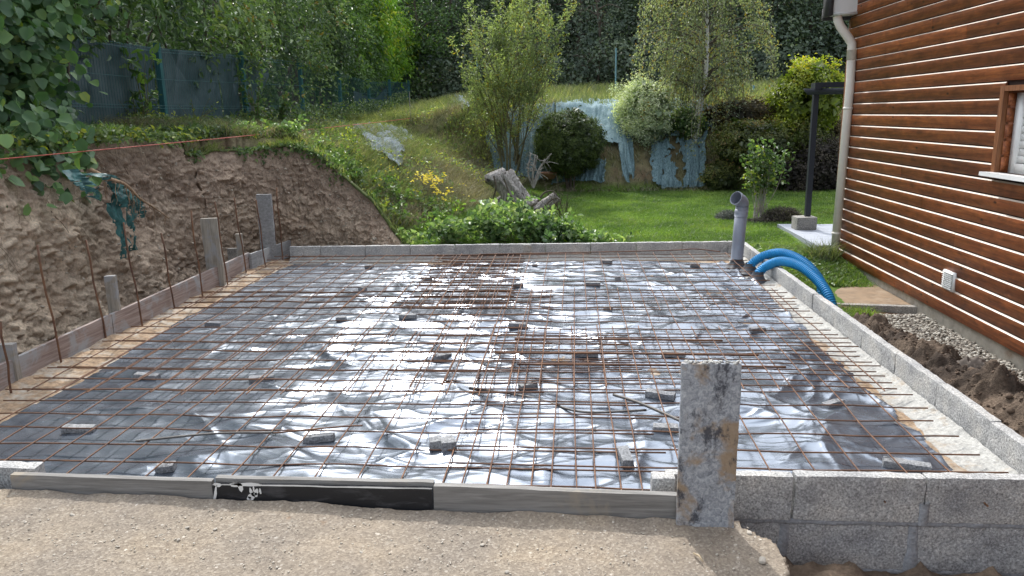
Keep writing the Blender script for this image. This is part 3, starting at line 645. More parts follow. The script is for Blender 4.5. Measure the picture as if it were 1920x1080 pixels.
rx = np.interp(Y, [2.5, 2.9, 4.3, 5.5, 6.8, 7.6], [1.585, 1.58, 1.58, 1.60, 1.59, 1.5]) + 0.05 * fbm(xyz(X * 0, Y * 3.5), 4, 96)
by = 7.52 + 0.03 * fbm(xyz(X * 3, Y * 0), 3, 97)
m = ((X > lx) & (X < rx) & (Y < by) & ~((X > .29) & (Y < 2.695)))[:-1, :-1]
FZ = FZ + 0.02 * np.exp(-np.abs(X - rx) / 0.03) * np.clip(fbm(xyz(X * 2, Y * 4), 2, 98) + .3, 0, 1)
MB().grid(np.stack([X, Y, FZ], -1), 0.5, m).build('plastic_membrane', M_film, smooth=True, label='crumpled grey polythene membrane spread over the slab bed', cat='plastic sheet')
def fz(x, y):
    i = int(np.clip((x + 3.03) / 0.0095, 0, FZ.shape[0] - 1)); j = int(np.clip((y - 2.555) / 0.0105, 0, FZ.shape[1] - 1)); return FZ[i, j]

# ================================================================== BLOCK WALLS
def course(mb, p0, p1, z0, z1, th, L=0.47, first=None, gap=0.005, seed=0, side=1, jit=0.003):
    p0 = np.array(p0, float); p1 = np.array(p1, float); D = p1 - p0; tot = np.linalg.norm(D); D /= tot; rz = math.atan2(D[1], D[0]); nrm = np.array([-D[1], D[0]]) * side
    s = 0.0; k = 0; l = first or L
    while s < tot - 0.02:
        e = min(s + l, tot); c = p0 + D * (s + e) / 2 + nrm * (th / 2 + RNG.uniform(-jit, jit))
        zt = z1 + RNG.uniform(-0.002, 0.002)
        mb.rbox((e - s - gap, th, zt - z0), TM((c[0], c[1], (z0 + zt) / 2), rz + RNG.normal(0, 0.002)), 0.006, 0.0045, 22, 0.016, RNG.uniform(0, 1), seed * 31 + k)
        s = e; l = L; k += 1
# front right wall
w = empty('block_wall', (1.2, 2.63, -0.4), 'two-course grey block wall beside the tall shutter board, its lower course bedded in mortar', 'block wall', 'block walls edging the slab')
mb = MB(); course(mb, (0.355, 2.63), (0.827, 2.63), -0.182, -0.004, 0.05, seed=1); course(mb, (0.827, 2.63), (1.84, 2.63), -0.182, 0, 0.05, seed=2); mb.build('upper_course', M_block, w, smooth=True)
mb = MB(); course(mb, (0.35, 2.64), (2.9, 2.64), -0.385, -0.195, 0.19, first=0.45, gap=0.022, seed=3); course(mb, (0.35, 2.645), (2.9, 2.645), -0.62, -0.402, 0.19, first=0.22, gap=0.022, seed=4); mb.build('lower_course', M_blockdark, w, smooth=True)
mb = MB()
def mortar(mb, a, b, r, n=90, seed=0, sq=0.55):
    a, b = np.array(a, float), np.array(b, float); t = np.linspace(0, 1, n)[:, None]; P = a + (b - a) * t
    D = (b - a) / np.linalg.norm(b - a); up = np.array([0, 0, 1.0]) if abs(D[2]) < .5 else np.array([1.0, 0, 0]); nr = np.cross(D, up); th = np.linspace(0, 2 * PI, 13)
    R_ = r * (1 + 0.35 * fbm(np.concatenate([P * 14] , 1), 3, seed))
    G_ = P[:, None] + R_[:, None, None] * (np.cos(th)[None, :, None] * up + sq * np.sin(th)[None, :, None] * nr); G_ = G_ + 0.003 * fbm(G_ * 60, 2, seed)[..., None]
    mb.grid(G_)
mortar(mb, (0.35, 2.642, -0.189), (2.9, 2.642, -0.189), 0.013, 220, 1); mortar(mb, (0.35, 2.647, -0.394), (2.9, 2.647, -0.394), 0.013, 200, 2)
mortar(mb, (0.805, 2.648, -0.20), (0.805, 2.648, -0.395), 0.020, 30, 3); mortar(mb, (1.275, 2.648, -0.19), (1.275, 2.648, -0.395), 0.026, 30, 4); mortar(mb, (1.745, 2.648, -0.19), (1.745, 2.648, -0.395), 0.02, 30, 5)
mortar(mb, (1.298, 2.632, -0.10), (1.298, 2.634, -0.19), 0.018, 20, 6)
mb.build('mortar_joint', M_joint, w, smooth=True)
# right wall
w = empty('block_wall', (1.82, 5.2, -0.3), 'long narrow right-hand block wall with a mortar fillet at its foot, beside the soil heap', 'block wall', 'block walls edging the slab')
mb = MB(); course(mb, (1.795, 2.70), (1.745, 7.86), -0.20, 0, 0.05, gap=0.003, seed=7, side=-1); mb.build('upper_course', M_block, w, smooth=True)
mb = MB(); course(mb, (1.79, 2.6), (1.745, 7.86), -0.46, -0.204, 0.16, gap=0.01, seed=8, side=-1); mb.build('lower_course', M_blockdark, w, smooth=True)
def fillet(a, b, n, width, zlo, zhi, nrm, seed, name, parent, edge=0.35):
    a, b = np.array(a, float), np.array(b, float); t = np.linspace(0, 1, n)[:, None, None]; u = np.linspace(0, 1, 16)[None, :, None]
    P = np.zeros((n, 16, 3)); base = a + (b - a) * t[:, 0]; wv = width * (1 + edge * fbm(np.concatenate([base * 5, base[:, :1] * 0], 1), 4, seed))[:, None, None]
    P[..., :2] = base[:, None] + np.array(nrm) * wv * u; P[..., 2] = zhi + (zlo - zhi) * (u[..., 0] ** 0.55)
    P[..., 2] += 0.012 * fbm(P * 22, 4, seed + 1) * (1 - u[..., 0]) ** 0.3 - 0.012 * (u[..., 0] > 0.99)
    MB().grid(P if seed % 2 else P[::-1]).build(name, M_mortar, parent, smooth=True)
fillet((1.788, 2.70), (1.740, 7.80), 520, 0.155, -0.166, -0.115, (-1, 0), 101, 'mortar_fillet', w)
# back wall
w = empty('block_wall', (-0.6, 7.75, -0.3), 'far block wall between the slab and the lawn, with a white mortar dab on one joint', 'block wall', 'block walls edging the slab')
mb = MB(); course(mb, (-2.93, 7.63), (1.745, 7.835), -0.20, 0, 0.05, gap=0.003, first=0.33, seed=10, side=1); mb.build('upper_course', M_block, w, smooth=True)
mb = MB(); course(mb, (-2.95, 7.64), (1.745, 7.84), -0.46, -0.204, 0.16, gap=0.01, seed=11); mb.build('lower_course', M_blockdark, w, smooth=True)
fillet((-2.93, 7.632), (1.74, 7.832), 420, 0.085, -0.163, -0.115, (0, -1), 104, 'mortar_fillet', w)
q_ = onz(988, 464, -0.02); mb = MB(); mb.rbox((0.085, 0.02, 0.07), TM((q_[0], 7.694, -0.03)), 0.008, 0.006, 40, 0.01); mb.build('mortar_dab', M_mortar, w, smooth=True)
# short blocks at the front left and at the shutter board
def lone(name, c, size, rz, label, seed, mat=None, ry=0.0, group=None, cat='concrete block'):
    MB().rbox(size, TM((0, 0, 0), rz, 0, ry), 0.006, 0.004, 25, 0.012, 0.5, seed).build(name, mat or M_block, None, smooth=True, label=label, cat=cat, group=group).location = tuple(float(x) for x in c)
lone('concrete_block', (-2.345, 2.605, -0.055), (0.53, 0.06, 0.115), -0.012, 'grey concrete block set on edge behind the board at the front left corner', 21)
lone('concrete_block', (-2.36, 2.52, -0.05), (0.145, 0.09, 0.10), 0.9, 'broken dark block corner tucked in front of the front left block', 22)
lone('concrete_block', (0.345, 2.62, -0.065), (0.085, 0.06, 0.13), 0.03, 'short cut block half hidden behind the left edge of the tall shutter board', 23)

# ================================================================== FORM BOARDS
def fboard(a, b, zt0, zt1, h, th, mat, label, seed, name='form_board', cat='form board', group='form boards along the slab edge', out=(0, -1), amp=0.0022):
    a, b = np.array(a, float), np.array(b, float); L = np.linalg.norm(b - a); rz = math.atan2(b[1] - a[1], b[0] - a[0]); c = (a + b) / 2; ry = -math.atan2(zt1 - zt0, L)
    mb = MB().rbox((L, th, h), TM((0, 0, 0), rz, 0, ry), 0.003, amp, 9, 0.02, 0.5, seed)
    o = mb.build(name, mat, None, smooth=True, label=label, cat=cat, group=group); o.location = (c[0] + out[0] * 0, c[1], (zt0 + zt1) / 2 - h / 2); return o
def fb(px, py, Y=2.51): return ony(px, py, Y)
g = 'form boards along the front edge'
A = fb(20, 888); B = fb(398, 901); fboard((A[0], 2.515), (B[0], 2.515), A[2], B[2], 0.115, 0.027, M_boardX, 'weathered grey plank at the left of the front edge', 31, group=g)
A = fb(400, 906); B = fb(811, 914); o = fboard((A[0], 2.507), (B[0], 2.507), A[2], B[2], 0.13, 0.02, M_black, 'black coated board with white paint splashes in the middle of the front edge', 32, group=g)
mb = MB()
for (px, py, w_, h_, r_) in [(404, 925, 3, 26, -.25), (408, 909, 7, 5, 0), (442, 909, 12, 5, 0.1), (451, 914, 5, 11, 0.3), (462, 908, 30, 4, 0), (471, 921, 3.5, 8, 0.3), (476, 917, 2, 7, 0), (481, 922, 4, 9, -.3), (488, 921, 2.6, 7, 0), (472, 931, 9, 7, .7), (478, 928, 7, 5, 0.5), (467, 934, 5, 4, 0.2)]:
    p = ony(px, py, 2.4955); s = p[1] / F * 1.02; t = np.arange(10) / 10 * 2 * PI; rr = 1 + RNG.normal(0, .13, 10)
    xx, zz = np.cos(t) * w_ * s * rr, np.sin(t) * h_ * s * rr; c_, s_ = math.cos(r_), math.sin(r_)
    v_ = np.stack([p[0] + xx * c_ + zz * s_ * -1, np.full(10, 2.4945), p[2] + xx * s_ + zz * c_], 1) * 1.0; mb.add(v_ * [1, 1, 1], [list(range(10))])
mb.build('paint_splash', M_splash, o, loc=None)
A = fb(400, 900); B = fb(812, 909); fboard((A[0], 2.535), (B[0], 2.535), A[2] + .003, B[2] + .003, 0.12, 0.027, M_boardX, 'pale plank edge showing behind the black front board', 33, group=g)
A = fb(813, 908); B = fb(1271, 926); fboard((A[0], 2.512), (B[0], 2.512), A[2], B[2], 0.155, 0.03, M_boardX, 'long grey plank with dark knots meeting the tall shutter board', 34, group=g)
# the tall board standing at the front
P0 = ony(1278, 680, 2.475); P1 = ony(1390, 680, 2.475); PB = ony(1272, 985, 2.475)
hgt = P0[2] - PB[2] + 0.12; wid = P1[0] - P0[0]
o = empty('shutter_board', ((P0[0] + P1[0]) / 2, 2.475, -0.2), 'tall cement-stained shutter board standing upright at the front edge', 'shutter board')
mb = MB(); mb.rbox((wid, 0.027, hgt), TM(((P0[0] + P1[0]) / 2, 2.475, P0[2] - hgt / 2), 0.0), 0.003, 0.0035, 12, 0.009, 0.5, 40); mb.build('board', M_panel, o, smooth=True)
mb = MB(); n = 60; pebbles(mb, np.stack([RNG.uniform(P0[0] + .01, P1[0] - .01, n), 2.475 + RNG.uniform(-.010, .010, n), P0[2] + RNG.uniform(-.002, .004, n)], 1), RNG.uniform(.004, .009, n), .5, .3); mb.build('mortar_crust', M_mortar, o, smooth=True)
# left boards
g = 'form boards along the left edge'
def lb(px, py): p = onx(px, py, -3.2); return p[1], p[2]
pts = [(-160, 755), (60, 655), (367, 518), (398, 503), (543, 447)]
segs = [((-120, 738), (206, 589), M_boardY, 'long reddish plank nearest the camera on the left edge', 41, -3.205), ((206, 589), (465, 473), M_boardY, 'reddish plank with pale end grain in the middle of the left edge', 42, -3.20), ((462, 476), (543, 448), M_boardY2, 'grey cement-smeared plank at the far end of the left edge', 43, -3.165)]
for a, b, m_, lab, sd, xx in segs:
    ya, za = lb(*a); yb, zb = lb(*b); fboard((xx, ya), (xx + 0.004, yb - 0.004), za, zb, 0.20 if sd != 43 else 0.185, 0.027, m_, lab, sd, group=g)
# low footing strip of mortar and grit behind sand on the left
# ================================================================== STAKES behind the left boards
g = 'upright stakes behind the left boards'
for (x0, x1, yt, yb, X_, m_, lab, sl) in [
    (-6, 27, 640, 700, -3.26, M_stake, 'low square stake at the very left of the frame behind the board', 0.0),
    (196, 217, 513, 592, -3.27, M_stake, 'slim split grey stake, second nearest, with a dark crack down its face', -.004),
    (377, 409, 405, 505, -3.27, M_stake, 'wide pale stake with a flat top in the middle of the left boards', -.02),
    (426, 444, 461, 487, -3.33, M_base, 'short concrete-grey stub beside the thin pale stake', 0.0),
    (442, 454, 434, 482, -3.25, M_stake, 'thin pale lath between the short stub and the tallest stake', -.01),
    (480, 509, 360, 470, -3.24, M_boardY2, 'tallest grey stake standing near the far left corner of the slab', 0.0)]:
    p = onx((x0 + x1) / 2, yb, X_); Yc = p[1]; a = ony(x0, yt + 4, Yc); b = ony(x1, yt + 4, Yc); wd = b[0] - a[0]; H_ = a[2] - p[2] + 0.22
    mb = MB().rbox((wd * 0.92, 0.045 if wd > .1 else 0.035, H_), TM((0, 0, 0), 0.12, 0, sl), 0.003, 0.004, 12, 0.012, 0.5, int(x0) + 60)
    mb.build('stake', m_, None, smooth=True, label=lab, cat='stake', group=g).location = ((a[0] + b[0]) / 2, Yc, a[2] - H_ / 2)

# ================================================================== STARTER BARS
BARS = [((0, 603), (22, 738)), ((68, 460), (117, 685)), ((160, 450), (200, 640)), ((230, 417), (268, 612)), ((303, 437), (327, 580)), ((357, 395), (381, 558)), ((403, 378), (427, 535)), ((438, 370), (463, 515)), ((481, 375), (498, 503)), ((513, 385), (518, 487)), ((518, 352), (531, 488))]
BL = ['first starter bar at the left edge of the frame', 'tall starter bar second from the left, standing in front of the bare clay', 'starter bar third from the left, just before the slim split stake', 'starter bar rising under the torn teal fabric', 'starter bar to the right of the torn teal fabric, fifth from the left', 'starter bar standing just left of the wide pale stake', 'starter bar crossing just right of the wide pale stake', 'starter bar passing in front of the thin pale lath', 'starter bar crossing the left side of the tallest stake', 'shorter starter bar of the pair in the far left corner', 'taller starter bar of the pair in the far left corner']
for (t, b), lab in zip(BARS, BL):
    p = onz(*b, -0.16); q_ = ony(*t, p[1]); H_ = q_ - p
    pts = [(0, 0, -0.05)] + [tuple(H_ * k / 5 + np.array([0.004 * math.sin(k * 2 + b[0]), 0.004 * math.cos(k * 1.7 + b[0]), 0])) for k in range(0, 6)]
    MB().tube(pts, 0.0064, 7).build('starter_bar', M_rebar, None, smooth=True, label='rusty ' + lab, cat='rebar', group='vertical starter bars along the left boards').location = tuple(float(v) for v in p)

# ================================================================== REINFORCING MESH
def sag(x, y): return 0.008 * fbm(xyz(np.asarray(x) * 1.1, np.asarray(y) * 1.1), 2, 120) + 0.006 * vnoise(xyz(np.asarray(x) * 3, np.asarray(y) * 3), 121)
def mesh_panel(x0, x1, y0, y1, z, ox, oy, label, seed, over=(0.05, 0.05), rz=0.0, sxp=0.1755, syp=0.176, top=1):
    rng = np.random.default_rng(seed); mb = MB(); cx, cy = (x0 + x1) / 2, (y0 + y1) / 2; c_, s_ = math.cos(rz), math.sin(rz)
    def tr(P):
        x, y = P[:, 0] - cx, P[:, 1] - cy; P = P.copy(); P[:, 0] = cx + x * c_ - y * s_; P[:, 1] = cy + x * s_ + y * c_; return P
    xs = np.arange(x0 + ox, x1 + 1e-6, sxp); ys = np.arange(y0 + oy, y1 + 1e-6, syp)
    for x in xs:
        yy = np.linspace(y0 - over[1] * rng.uniform(.3, 1), y1 + over[1] * rng.uniform(.3, 1), 26); j = rng.normal(0, .003)
        P = np.stack([x + j + 0.004 * vnoise(xyz(yy * 1.3, yy * 0 + x * 7), seed), yy, z + sag(yy * 0 + x, yy) + 0.003 * top], 1); mb.tube(tr(P), 0.0036, 5)
    for y in ys:
        xx = np.linspace(x0 - over[0] * rng.uniform(.3, 1.2), x1 + over[0] * rng.uniform(.3, 1.2), 26); j = rng.normal(0, .003)
        P = np.stack([xx, y + j + 0.004 * vnoise(xyz(xx * 1.3, xx * 0 + y * 7), seed + 1), z + sag(xx, xx * 0 + y) - 0.003 * top], 1); mb.tube(tr(P), 0.0038, 5)
    mb.build('reinforcing_mesh', M_rebar, None, smooth=True, loc=(cx, cy, z), label=label, cat='steel mesh', group='overlapping welded mesh panels on the slab')
mesh_panel(-2.95, 0.32, 2.70, 4.93, -0.112, 0.16, 0.0, 'rusty welded mesh panel at the front left, lowest in the overlap', 1, (0.10, 0.12), 0.006)
mesh_panel(-0.45, 1.66, 2.72, 4.88, -0.104, 0.03, 0.0, 'rusty welded mesh panel at the front right, its wire ends reaching over the sand', 2, (0.07, 0.12), -0.004)
mesh_panel(-3.02, -0.18, 3.68, 6.06, -0.096, 0.09, 0.02, 'rusty welded mesh panel in the middle left, its front wire ends overlapping the front panel', 3, (0.06, 0.05), 0.008)
mesh_panel(-0.92, 1.64, 3.80, 6.02, -0.088, 0.07, 0.03, 'rusty welded mesh panel in the middle right', 4, (0.09, 0.05), -0.006)
mesh_panel(-2.98, -0.52, 5.42, 7.55, -0.080, 0.05, 0.0, 'rusty welded mesh panel at the back left', 5, (0.07, 0.05), 0.003)
mesh_panel(-1.20, 1.60, 5.36, 7.56, -0.072, 0.10, 0.06, 'rusty welded mesh panel at the back right beside the pipes', 6, (0.07, 0.05), -0.005)
mesh_panel(-1.27, -0.46, 5.35, 7.42, -0.062, 0.02, 0.03, 'narrow dark rusty mesh offcut stacked on the overlap near the far wall', 7, (0.03, 0.05), 0.012, 0.13, 0.10)
for xa, xb, yy, lab in [(-.35, .95, 4.62, 'farther of three thick rusty bars wired across the mesh right of the centre overlap'), (-.45, 1.1, 4.33, 'middle one of three thick rusty bars wired across the mesh right of the centre overlap'), (-.3, 1.2, 4.12, 'nearest of three thick rusty bars wired across the mesh right of the centre overlap')]:
    bP = spline([(xa, yy, -.082), ((xa + xb) / 2, yy + .02, -.088), (xb, yy - .01, -.084)], 20); MB().tube(bP - bP[0], .0066, 6).build('steel_bar', M_rebar, None, smooth=True, label=lab, cat='steel bar', group='thick bars wired across the mesh').location = tuple(bP[0])
# tangle of extra bars along the far wall
g = 'loose bars along the far wall'
def bar(pts, r, name, label, mat=M_rebar, cat='steel bar', group=None, n=30):
    P = spline(pts, n); c = P[0].copy(); return MB().tube(P - c, r, 6).build(name, mat, None, smooth=True, label=label, cat=cat, group=group), c
def lbar(pts, *a, **k):
    o, c = bar(pts, *a, **k); o.location = tuple(float(v) for v in c); return o
lbar([(-2.85, 7.47, -.075), (-1.5, 7.50, -.07), (0.2, 7.56, -.072)], .0055, 'steel_bar', 'rusty loose bar lying along the foot of the far wall, left of the pair', group=g)
lbar([(-0.9, 7.50, -.062), (0.9, 7.60, -.05), (1.25, 7.66, -.045), (1.5, 7.58, -.06)], .0055, 'steel_bar', 'rusty loose bar curving up along the far wall towards the grey pipe', group=g)
lbar([ony(253, 818, 3.05) * [1, 1, 0] + [0, 0, -.098], onz(400, 813, -.097), onz(512, 811, -.096)], .0055, 'steel_rod', 'dark grey ribbed rod lying on the mesh at the front left', M_rod)
lbar([onz(512, 812, -.10), onz(640, 800, -.096), onz(680, 798, -.094)], .004, 'steel_rod', 'short rusty offcut at the tip of the dark grey rod', M_rebar)
lbar([onz(880, 727, -.13), onz(1000, 746, -.125), onz(1090, 772, -.12), onz(1212, 769, -.12)], .006, 'steel_rod', 'long dark bent rod lying under the mesh in the middle foreground', M_rod)
lbar([onz(1150, 740, -.10), onz(1200, 756, -.098), onz(1278, 790, -.10)], .0075, 'rubber_hose', 'thick dark bar running behind the left side of the tall shutter board', M_rod, cat='steel bar')

# ================================================================== SPACERS
SP = [(148, 802, .17, .06, 'long pale spacer at the far front left on dark film'), (275, 703, .16, -.02, 'pale spacer on flat dark film near the left boards'),
 (598, 820, .16, .15, 'speckled spacer tilted beside the tip of the grey rod'), (832, 845, .105, .2, 'broken dark spacer with a notched end in the centre foreground'),
 (1172, 864, .055, 0, 'spacer standing lengthwise to the camera, left of the tall shutter board'), (990, 730, .11, .5, 'dark angular spacer below the middle of the mesh overlap'),
 (1238, 746, .17, -.35, 'long spacer just left of the top of the shutter board'), (1562, 756, .13, .55, 'light spacer under the right mesh, halfway along'),
 (1700, 872, .20, -.32, 'long light spacer nearest the front right corner'), (311, 875, .085, .15, 'small chipped spacer half wrapped in a bright film fold at the front left'),
 (971, 610, .15, -.05, 'dark flat spacer in the middle of the slab'), (1098, 663, .17, 0, 'flat grey spacer lying square to the camera right of the middle'),
 (829, 671, .13, .8, 'spacer turned lengthwise at the dense mesh overlap'), (765, 601, .14, 0, 'grey spacer with star-like film creases behind it'),
 (640, 602, .08, .1, 'small dark spacer on the bright film left of the middle'), (490, 708, .15, .3, 'pale spacer between dark and bright film on the left'),
 (1140, 580, .08, 0, 'small grey spacer right of the mesh overlap'), (1263, 663, .16, -.3, 'dark tilted spacer behind the shutter board top'),
 (1420, 621, .12, .25, 'small dark spacer on the right, below the blue conduits'), (798, 522, .13, -.06, 'dark spacer near the far wall, left of the overlap'),
 (857, 497, .12, .5, 'tilted spacer against the far wall left of the overlap'), (970, 537, .11, .55, 'dark slanting spacer in the far part of the overlap'),
 (1112, 538, .14, -.1, 'dark long spacer on bright film right of the overlap'), (1158, 524, .06, 0, 'smallest grey spacer right of the overlap near the far wall'),
 (1003, 499, .06, .1, 'small spacer against the far wall in the middle'), (1137, 492, .13, -.15, 'dark spacer against the far wall on the right'),
 (398, 606, .12, .4, 'white film-covered spacer on the left of the slab'), (692, 501, .09, -.4, 'dark chip of spacer by the far wall on the left'),
 (1248, 806, .13, -.1, 'pale spacer half hidden behind the left edge of the shutter board'), (680, 543, .08, .05, 'small spacer in the far left quarter of the slab'),
 (1303, 497, .10, .0, 'spacer by the far wall close to the grey pipe')]
for k, (px, py, L, a, lab) in enumerate(SP):
    p = onz(px, py, -0.138); W_ = 0.055; 
    if L < .06: L, W_, a = 0.055, 0.16, 0.12
    L *= .9; W_ *= .88; nm = MB()
    if k == 3: nm.rbox((.06, .06, .045), TM((-.035, .01, 0), .2), .004, .006, 30, .008, .5, 5).rbox((.065, .075, .045), TM((.02, 0, .002), .35), .004, .006, 30, .008, .5, 6)
    else: nm.rbox((L, W_, 0.032), TM((0, 0, 0), a, RNG.normal(0, .06), RNG.normal(0, .05)), 0.004, 0.0035, 35, 0.010, 0.5, 200 + k)
    nm.build('concrete_spacer', M_spacer, None, smooth=True, label=lab, cat='spacer block', group='spacer blocks scattered on the membrane').location = (p[0], p[1], max(fz(p[0], p[1]) + 0.015, -0.146))

# ================================================================== PIPES
def tubec(mb, pts, r, n=24, m=60, ridge=0.0, pitch=0.0, col=.5):
    P = spline(pts, m); seg = np.concatenate([[0], np.cumsum(np.linalg.norm(np.diff(P, axis=0), axis=1))])
    rr = r + (ridge * np.sign(np.sin(seg / pitch * 2 * PI)) * np.abs(np.sin(seg / pitch * 2 * PI)) ** .5 if pitch else 0) * np.ones(m)
    mb.tube(P, rr, n, col)
b0 = onz(1380, 503, -0.16); t0 = ony(1390, 395, b0[1]); e0 = ony(1383, 369, b0[1] - 0.07)
o = empty('drain_pipe', b0, 'grey pvc pipe with an elbow standing in the far right corner of the slab', 'pipe')
ax = (t0 - b0); 
mb = MB(); mb.tube([b0 - ax * .05, b0 + ax * 0.5, t0], 0.057, 28); mb.build('pipe', M_greypvc, o, smooth=True)
mb = MB(); c0 = b0 + ax * 0.955; e1 = t0 + np.array([0.006, 0, 0.055]); e2 = t0 + np.array([-0.01, -0.015, 0.092]); e3 = t0 + np.array([-0.070, -0.06, 0.128])
mb.tube([b0 + ax * .90, c0, t0 + np.array([0.004, 0, 0.01])], 0.0615, 28)
def hollow(pts, r, wall=0.004, n=28, m=24):
    P = spline(pts, m); mb.tube(P, r, n, cap=False); mb.tube(P[::-1], r - wall, n, cap=False)
hollow([t0 + np.array([0.003, 0, 0.0]), e1, e2, e3], 0.0600); Pp = spline([e2, e3], 2); d_ = (e3 - e2) / np.linalg.norm(e3 - e2); mb.tube([e3 - d_ * .03, e3 - d_ * 0.002], 0.0655, 28, cap=False); mb.tube([e3 - d_ * .002, e3 - d_ * .03], 0.0575, 28, cap=False)
th = np.linspace(0, 2 * PI, 29); a_ = np.cross(d_, [0, 0, 1.0]); a_ /= np.linalg.norm(a_); bb = np.cross(d_, a_)
mb.grid(np.stack([(e3 - d_ * .002) + r_ * (np.cos(th)[:, None] * a_ + np.sin(th)[:, None] * bb) for r_ in (0.0655, 0.0575)], 0)); mb.build('elbow', M_greypvc, o, smooth=True)
mb = MB(); th = np.linspace(0, 2 * PI, 40); zz = np.linspace(0, 1, 12)[:, None]; R_ = 0.056 + 0.055 * (1 - zz) ** 2.2 * (1 + .35 * vnoise(xyz(np.cos(th) * 2, np.sin(th) * 2), 3))[None]
mb.grid(np.stack([b0[0] + R_ * np.cos(th) + ax[0] * .12 * zz, b0[1] + R_ * np.sin(th), b0[2] + .01 + (0.09 + .02 * np.cos(th * 1 + .6)) * zz + R_ * 0], -1)); mb.build('tape_collar', M_tape, o, smooth=True)
def conduit(label, pts, base, seed):
    o = empty('blue_conduit', base, label, 'conduit', 'blue conduits arching over the right wall')
    mb = MB(); tubec(mb, pts, 0.0375, 20, 1000, 0.0034, 0.0185); mb.build('hose', M_blue, o, smooth=True)
    mb = MB(); th = np.linspace(0, 2 * PI, 30); zz = np.linspace(0, 1, 9)[:, None]; R_ = 0.044 + 0.05 * (1 - zz) ** 2 * (1 + .4 * vnoise(xyz(np.cos(th) * 2, np.sin(th) * 2), seed))[None]
    d = np.array(pts[1]) - np.array(pts[0]); d = d / np.linalg.norm(d)
    P = np.stack([R_ * np.cos(th), R_ * np.sin(th), 0.0 * R_], -1) + np.array(base) + d * (zz[..., None] * 0.09) + np.array([0, 0, .006]); mb.grid(P); mb.build('tape_collar', M_tape, o, smooth=True)
q1 = onz(1403, 512, -0.15); q2 = onz(1416, 528, -0.15)
def arc(seq): return [np.array(ony(px, py, y)) for px, py, y in seq]
conduit('rear blue corrugated conduit arching over the right wall', arc([(1401, 516, q1[1]), (1404, 503, q1[1]), (1419, 487, 6.95), (1445, 476, 6.88), (1475, 476, 6.75), (1510, 494, 6.55), (1536, 524, 6.38), (1541, 545, 6.30), (1537, 562, 6.28)]), q1, 1)
conduit('front blue corrugated conduit reaching lower beyond the right wall', arc([(1414, 531, q2[1]), (1419, 517, q2[1]), (1436, 500, 6.62), (1465, 490, 6.5), (1500, 499, 6.3), (1530, 522, 6.1), (1551, 550, 5.93), (1562, 580, 5.85), (1570, 610, 5.84)]), q2, 2)
# ================================================================== HOUSE
HX = 2.724; HY = 7.92
house = empty('timber_house', (HX, HY, -0.3), 'reddish brown wooden house with sky-lit lines between its horizontal wall boards', 'house')
PIT = 0.1012; z0 = 1.262 - PIT * 14
mb = MB(); mbb = MB()
WY0, WY1, WZ0, WZ1 = 3.75, 5.085, 0.90, 1.40      # window opening in the side wall (y range, z range)
def sboard(ya, yb, z):
    """one siding board on the side wall between y=ya and y=yb"""
    y = ya
    while y < yb - 1e-4:
        e = min(yb, y + RNG.uniform(2.2, 4.2)); e = yb if yb - e < 0.5 else e
        c = RNG.uniform(0, 1)
        prof = [(0.0, -.0), (-0.016, 0.002), (-0.022, 0.0860), (-0.010, 0.0950), (0.0, 0.0955)]
        P = np.array([[[HX + dx, yy, z + dz] for dx, dz in prof] for yy in np.linspace(y + .002, e - .002, 14)])
        P[..., 0] += 0.0012 * vnoise(P * [1, 2, 9], 5)
        mb.grid(P[:, 0:3], c)
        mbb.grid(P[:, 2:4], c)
        mb.add([P[0, q_] for q_ in range(4)] + [P[-1, q_] for q_ in range(4)], [[0, 1, 2, 3], [7, 6, 5, 4]], c)
        y = e
nb = 32
for k in range(nb):
    z = z0 + k * PIT
    if z + PIT > WZ0 and z < WZ1: sboard(WY1 + 0.0, HY, z); sboard(-3.0, WY0, z)
    else: sboard(-3.0, HY, z)
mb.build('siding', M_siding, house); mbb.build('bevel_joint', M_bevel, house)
mb = MB()   # dark board behind the gaps, and the hidden rest of the shell
def wallbox(y0, y1, za, zb): mb.box((HX + 0.001, y0, za), (HX + 0.03, y1, zb))
wallbox(-3.0, WY0, z0, 3.3); wallbox(WY1, HY, z0, 3.3); wallbox(WY0, WY1, z0, WZ0); wallbox(WY0, WY1, WZ1, 3.3)
mb.box((HX + .031, HY - .03, z0), (HX + 7, HY, 3.0)); mb.build('wall', simple('dark_backing', (0.035, 0.015, 0.01), 0.9), house)
MB().rbox((0.02, 0.05, 2.3), TM((HX - 0.012, HY + 0.012, z0 + 1.15)), 0.003, 0.001, 9, 0.03).build('corner_board', M_trim, house)
mb = MB(); mb.rbox((0.10, 11.0, 0.30), TM((HX + 0.065, HY - 5.48, z0 - 0.145)), 0.006, 0.006, 9, 0.12); mb.build('plinth', M_plinth, house, smooth=True)
# window: brown casing, recess, white sill, white frame and slatted shutter
win = MB(); dpt = 0.02; tw_ = 0.042
def tb(a, b): win.rbox(tuple(abs(b[i] - a[i]) for i in range(3)), TM([(a[i] + b[i]) / 2 for i in range(3)]), 0.003, 0.0008, 9, 0.03)
tb((HX - .028, WY1 - 0.005, WZ0 - .03), (HX + .02, WY1 + tw_, WZ1 + .035)); tb((HX - .028, WY0 - tw_, WZ0 - .03), (HX + .02, WY0, WZ1 + .035)); tb((HX - .029, WY0, WZ1), (HX + .02, WY1 - .006, WZ1 + .035))
wf = win.build('window_casing', M_trim, house, smooth=False)
mb = MB(); mb.box((HX + .02, WY1 - 0.012, WZ0), (HX + .12, WY1, WZ1)); mb.box((HX + .02, WY0, WZ0), (HX + .22, WY0 + .01, WZ1)); mb.box((HX + .02, WY0 + .011, WZ1 - .01), (HX + .22, WY1 - .013, WZ1))
